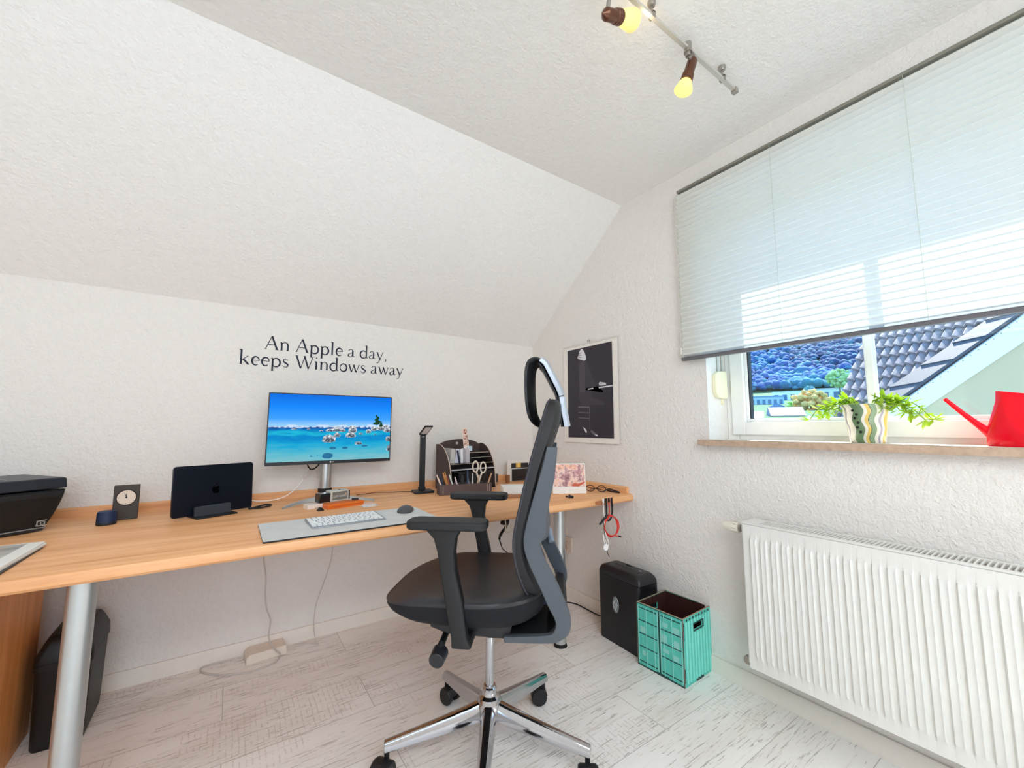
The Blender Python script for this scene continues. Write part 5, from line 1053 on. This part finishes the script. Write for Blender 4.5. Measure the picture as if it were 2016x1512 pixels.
def spot(x, kb, tip, ax_top, lab):
    # tip: far end centre of shade, ax_top: rear end of body
    a = Vector(ax_top); b = Vector(tip); d = (b-a).normalized(); T = Matrix.Translation(a) @ d.to_track_quat('Z', 'Y').to_matrix().to_4x4()
    ln = (b-a).length
    g = G(); g.lathe([(.001, -.004), (.004, 0), (.015, .012), (.017, .016), (.017, .056), (.0195, .058), (.0195, .062), (.0175, .064), (.0205, .066), (.0205, .070), (.018, .072), (.021, .074), (.021, .080), (.016, .082)], 32, 0)
    g.v = [(q[0], q[1], q[2]*kb) for q in g.v]
    body = g.build('spot_body', BRZ, tl, ang=30); body.matrix_basis = T
    s0 = .079*kb
    g = G(); H_ = ln-s0; g.lathe([(.017, 0), (.0195, H_*.10), (.025, H_*.42), (.0295, H_*.78), (.031, H_*.90), (.0295, H_*.96), (.024, H_*1.0), (.012, H_*1.03), (.0005, H_*1.04)], 36, 0, close=False); shd = g.build('glass_shade', M_shade, tl, ang=50); shd.matrix_basis = T @ Matrix.Translation((0, 0, s0))
    j = T @ Vector((0, 0, .02))
    g = G(); g.cyl((x, 0, ZR-.016), (x, 0, ZR+.018), .013, n=20); g.cyl((x, 0, ZR-.030), (x, 0, ZR-.016), .009, n=16); g.tube([(x, 0, ZR-.028), (x+(j.x-x)*.3, j.y*.3, ZR-.028+(j.z-ZR+.028)*.4), tuple(j)], .0065, 10, 0, 2); g.build('spot_arm', M_steel, tl)
    lp_ = bpy.data.lights.new('bulb_light', 'POINT'); lp_.energy = .12; lp_.color = (1, .80, .48); lp_.shadow_soft_size = .025
    lo = bpy.data.objects.new('bulb_light', lp_); COL.objects.link(lo); q = T @ Vector((0, 0, ln+.07)); lo.location = (q.x, q.y+TYY, q.z)
spot(-.672, 1.20, (-.668, .028, 2.262), (-.637, 0, 2.390), '')
spot(-1.060, 1.0, (-.942, .014, 2.352), (-1.079, .012, 2.288), '')
# ================= OUTSIDE =================
def wpt(p, K=1.0): return Vector(p)
rdv = V(.1184, .99297, 0); upv = V(.7021, -.0837, .7071); nrm = V(-.7021, .0837, .7071); P0 = V(8.758, .023, 1.774)
def RP(a, b, h=0): return P0+rdv*a+upv*b+nrm*h
nh = thing('neighbour_house', 'neighbouring house with dark wavy tiled roof and pale gable outside the window', 'house')
M_tile = mat('roof_tile', '7C7276', .7, var=(3, .25), bump=(30, .4, .01))
# tile rows: double-wave tiles, each row overlapping the next lower one
g = G(); tw, rh = .150, .345
def left_edge(b): return .713+.027*b
def right_edge(b): return -.605*b if b > -.1 else .06
import itertools
b0 = -2.6
k = 0
while b0 < 6.0:
    a1 = left_edge(b0); a0 = min(-.602*b0-.02, .9) if b0 > 0 else .0+min(.3, -b0*.6)
    a0 = -.602*b0-.13
    if a0 > a1-.1: a0 = a1-.1 if b0 < 0 else a0
    nx_ = max(6, int((a1-a0)/tw*8)); vs = []
    for i in range(nx_+1):
        a = a1-(a1-a0)*i/nx_; ph = (a1-a)/tw*2*PI; hgt = .032*math.sin(ph)+.010*math.sin(2*ph+.6)
        vs += [RP(a, b0-.035, .066+hgt), RP(a, b0-.035, .014+hgt), RP(a, b0+rh, .0+hgt)]
    g.add(vs, [(3*i, 3*i+3, 3*i+4, 3*i+1) for i in range(nx_)]+[(3*i, 3*i+2, 3*i+5, 3*i+3) for i in range(nx_)]); b0 += rh; k += 1
g.build('roof_tiles', M_tile, nh, ang=40)
# flat verge tiles
vA, vB = [(0.06, -.10), (-.871, 1.45), (-1.233, 2.075), (-3.55, 5.9)], [(-.30, -.30), (-.37, -.145), (-1.606, 2.007), (-3.95, 5.9)]
def onA(b): return -.602*b+.0
def onB(b): return -.37-(b+.145)*.5744
M_verge = mat('verge_tile', '3A404B', .6, var=(5, .12))
g = G(); b0 = -1.6; i = 0
while b0 < 6:
    b1 = b0+.60; e = .012 if i % 1 == 0 else 0
    vs = [RP(onA(b0), b0-.12, .125), RP(onA(b1), b1-.12, .100), RP(onB(b1), b1-.0, .085), RP(onB(b0), b0, .105)]
    vs2 = [RP(onA(b0), b0-.12, .03), RP(onA(b1), b1-.12, .03), RP(onB(b1), b1, .03), RP(onB(b0), b0, .03)]
    g.add(vs+vs2, [(0, 3, 2, 1), (0, 1, 5, 4), (3, 7, 6, 2), (0, 4, 7, 3), (1, 2, 6, 5)]); b0 = b1-.01; i += 1
g.build('verge_tiles', M_verge, nh, ang=20)
# barge board and gable wall in one vertical plane below the verge
A, B = V(8.612, -.332, 1.672), V(9.977, -1.739, 3.193); A2, B2 = V(8.791, -.516, 1.491), V(9.941, -1.702, 2.702)
e = (B-A).normalized(); eh = V(e.x, e.y, 0).normalized(); wn = V(-.718, -.696, 0)
def on(Pa, Pb, s_): return Pa+(Pb-Pa).normalized()*s_
a_, b_ = A-e*2.2, A+e*6; lo = lambda p, q, t: p+(q-p)*t
e2 = (B2-A2).normalized(); c_, d_ = A2-e2*2.2, A2+e2*6.2
def slab(g, poly, th, m=0):
    n_ = len(poly); vs = [p+wn*th for p in poly]+[p for p in poly]; g.add(vs, [tuple(range(n_)), tuple(range(2*n_-1, n_-1, -1))]+[(i, n_+i, n_+(i+1) % n_, (i+1) % n_) for i in range(n_)], m)
g = G(); slab(g, [a_, b_, d_, c_], .06); g.build('barge_board', MAT('D6DADB', .5), nh)
g = G()
for k in range(22):
    p = A+e*(-.3+.16*k)-V(0, 0, .035)+wn*.062; g.ball(p, .009, 8)
g.build('nail_head', MAT('4D5560', .5), nh)
g = G(); lowa = V(c_.x, c_.y, -3); lowb = V(d_.x, d_.y, -3); slab(g, [c_, d_, lowb, lowa], .0); 
vs = [c_+wn*-.02, d_+wn*-.02, lowb+wn*-.02, lowa+wn*-.02]; g.add(vs, [(0, 1, 2, 3)]); g.build('gable_wall', plaster('render_pale', 'E8D6B2', 20, .3), nh)
# house body behind
g = G(); q = V(9.2, .9, 0); g.add([RP(.60, -2.4, -.15), RP(.60, 5.8, -.15), RP(-3.70, 5.8, -.15), RP(.55, -1.6, -.15)], [(0, 1, 2, 3)]); 
g.add([RP(.60, -2.4, -.15), RP(.60, 5.8, -.15), V(RP(.60, 5.8).x, RP(.60, 5.8).y, -3), V(RP(.60, -2.4).x, RP(.60, -2.4).y, -3)], [(0, 1, 2, 3)]); g.build('roof_underside', MAT('6A6570', .8), nh)

# hillside with forest, village
def terr(x, y):
    d = math.hypot(x, y); r_ = max(0, d-45)
    return -3.2+.11*min(r_, 55)+.078*min(150, max(0, d-100))+.10*max(0, d-250)+.26*max(0, d-440)
g = G(); vs = []; na, nr = 60, 34
rads = [14+ (1150-14)*(i/(nr-1))**1.8 for i in range(nr)]
rr = random.Random(2)
for i in range(nr):
    for j in range(na):
        a = math.radians(-70+140*j/(na-1)); r_ = rads[i]; x, y = r_*math.cos(a), r_*math.sin(a); vs.append((x, y, terr(x, y)+rr.uniform(-.4, .4)*(r_/200)))
g.add(vs, [(i*na+j, (i+1)*na+j, (i+1)*na+j+1, i*na+j+1) for i in range(nr-1) for j in range(na-1)])
M_hill = mat('meadow', '3B6340', .9, var=(.03, .3)); o = g.build('hillside', M_hill); o['kind'] = 'structure'
# forest crowns: uncountable
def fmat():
    m = mat('hazy_forest_leaf', '2D5A6E', .9); b = m.node_tree.nodes['Principled BSDF']; a = noise(m, mapped(m, (.008, .008, .008)), 1, 4); c = noise(m, mapped(m, (.16, .16, .16)), 1, 3, .7)
    c1 = ramp(m, a, [(.40, '0F3A66'), (.50, '184E88'), (.62, '35808E')]); c2 = mixc(m, mathn(m, 'MULTIPLY', mathn(m, 'GREATER_THAN', c, .56), .5), c1, '3F8A92'); L(m, c2, b.inputs['Base Color']); return m  # distance haze is put into the crown colours as blue
g = G(); rr = random.Random(5)
for i in range(12500):
    a = math.radians(rr.uniform(2, 68)); r_ = 440+640*rr.random()**1.3; x, y = r_*math.cos(a), r_*math.sin(a); z = terr(x, y); s_ = rr.uniform(3.2, 6.2)
    vs = []; n_ = 6; h_ = s_*rr.uniform(1.4, 2.4); ro = rr.uniform(0, 6)
    for (q, zz) in ((.55, .25), (1, .5), (.75, .8)): vs += [(x+s_*q*math.cos(ro+2*PI*k/n_)*rr.uniform(.8, 1.15), y+s_*q*math.sin(ro+2*PI*k/n_)*rr.uniform(.8, 1.15), z+h_*zz) for k in range(n_)]
    vs.append((x, y, z+h_)); f_ = [(l*n_+k, l*n_+(k+1) % n_, (l+1)*n_+(k+1) % n_, (l+1)*n_+k) for l in range(2) for k in range(n_)]+[(2*n_+k, 2*n_+(k+1) % n_, 3*n_) for k in range(n_)]
    g.add(vs, f_)
o = g.build('forest', fmat(), ang=60); tag(o, 'dense forest in hazy blue-green covering the hillside beyond the village', 'forest'); o['kind'] = 'stuff'
# azimuth helper: points given as (bearing in degrees from +y towards +x, distance)
def at(az, d, z): a = math.radians(az); return V(-1.89+d*math.sin(a), -2.486+d*math.cos(a), z)
def tree(name, lab, az, d, z0, h_, s_, c, seed):
    p = at(az, d, 0); t = thing(name, lab, 'tree', (p.x, p.y, z0), 0); r = random.Random(seed)
    g = G(); g.cyl((0, 0, 0), (0, 0, h_*.6), s_*.07, s_*.04, 8); g.build('trunk', MAT('5A4636', .9), t)
    g = G()
    for k in range(120):
        u_ = V(r.gauss(0, 1), r.gauss(0, 1), r.gauss(0, 1)).normalized()*s_*r.uniform(.5, 1.0); g.ball((u_.x, u_.y, h_*.62+u_.z*.85), s_*r.uniform(.12, .22), 6, 0, (r.uniform(.8, 1.2), r.uniform(.8, 1.2), r.uniform(.7, 1.1)))
    m = mat(name+'_crown', c, .9, var=(2, .35)); g.build('crown', m, t, ang=70)
tree('round_tree', 'pale green round tree at the forest edge beside the tiled roof', 73.2, 230, 13, 15.8, 4.7, '9FC48A', 1)
tree('orange_tree', 'orange yellow tree in front of the village houses', 70.5, 150, 2, 10.0, 4.9, 'D9B36E', 2)
tree('green_tree', 'light green tree left of the orange tree in the village', 69.0, 162, 3, 7.6, 2.7, 'A9CF7A', 3)
tree('green_tree', 'darker small tree at the forest foot between the white houses', 70.5, 285, 16, 9.7, 3.2, '5E9AA0', 4)
def house(lab, az, d, z0, w_, dp, h_, roof, wc_, rc, rz=0, nwin=4):
    p = at(az, d, 0); t = thing('village_house', lab, 'house', (p.x, p.y, z0), math.radians(90-az+rz), 'village houses on the far slope')
    # local: -x faces the camera, y across
    g = G(); g.box((0, -w_/2, 0), (dp, w_/2, h_)); g.build('walls', MAT(wc_, .7), t)
    if roof == 'flat': g = G(); g.box((-.3, -w_/2-.3, h_), (dp+.3, w_/2+.3, h_+.35)); g.build('roof', MAT(rc, .6), t)
    else:
        g = G(); rh_ = w_*.33
        if roof == 'gable': g.prism([(-w_/2-.4, h_-.1), (0, h_+rh_), (w_/2+.4, h_-.1)], -.4, dp+.4, 'x')
        else: g.prism([(-.5, h_-.1), (dp/2, h_+dp*.33), (dp+.5, h_-.1)], -w_/2-.4, w_/2+.4, 'y')
        g.build('roof', MAT(rc, .7), t)
    for k in range(nwin):
        yy = -w_/2+w_*(k+.5)/nwin; g = G(); g.box((-.06, yy-w_/nwin*.28, h_*.45), (.0, yy+w_/nwin*.28, h_*.82)); f_ = g.build('window', MAT('3F6E96', .3), t)
house('white flat-roofed village house at the foot of the forest', 71.9, 240, 11.5, 12.5, 9, 7.6, 'flat', 'D5E2EE', 'B8C6D6', 0, 3)
house('long pale blue apartment house with balcony strips on the left', 66.3, 200, 7.5, 12, 9, 6.3, 'flat', '9CBFE0', '5F8CBC', 4, 6)
house('white terraced house behind the light green tree', 68.9, 262, 12, 18, 8, 8.0, 'flat', 'DCE9F2', 'C8D8E6', 0, 5)
house('small house with blue-grey gable roof low in the village', 67.3, 135, 2, 4.0, 6, 4.6, 'gable', 'C9D6E2', '5C7FA8', 0, 2)
house('house with light grey pitched roof at the bottom of the view', 68.3, 112, 0.5, 6.0, 6, 3.4, 'hip', 'E6DEDA', '76819E', 10, 3)
house('house with reddish roof at the bottom left of the view', 64.9, 108, 0, 3.2, 5, 3.2, 'hip', 'E2DAD2', 'C79A98', 0, 2)
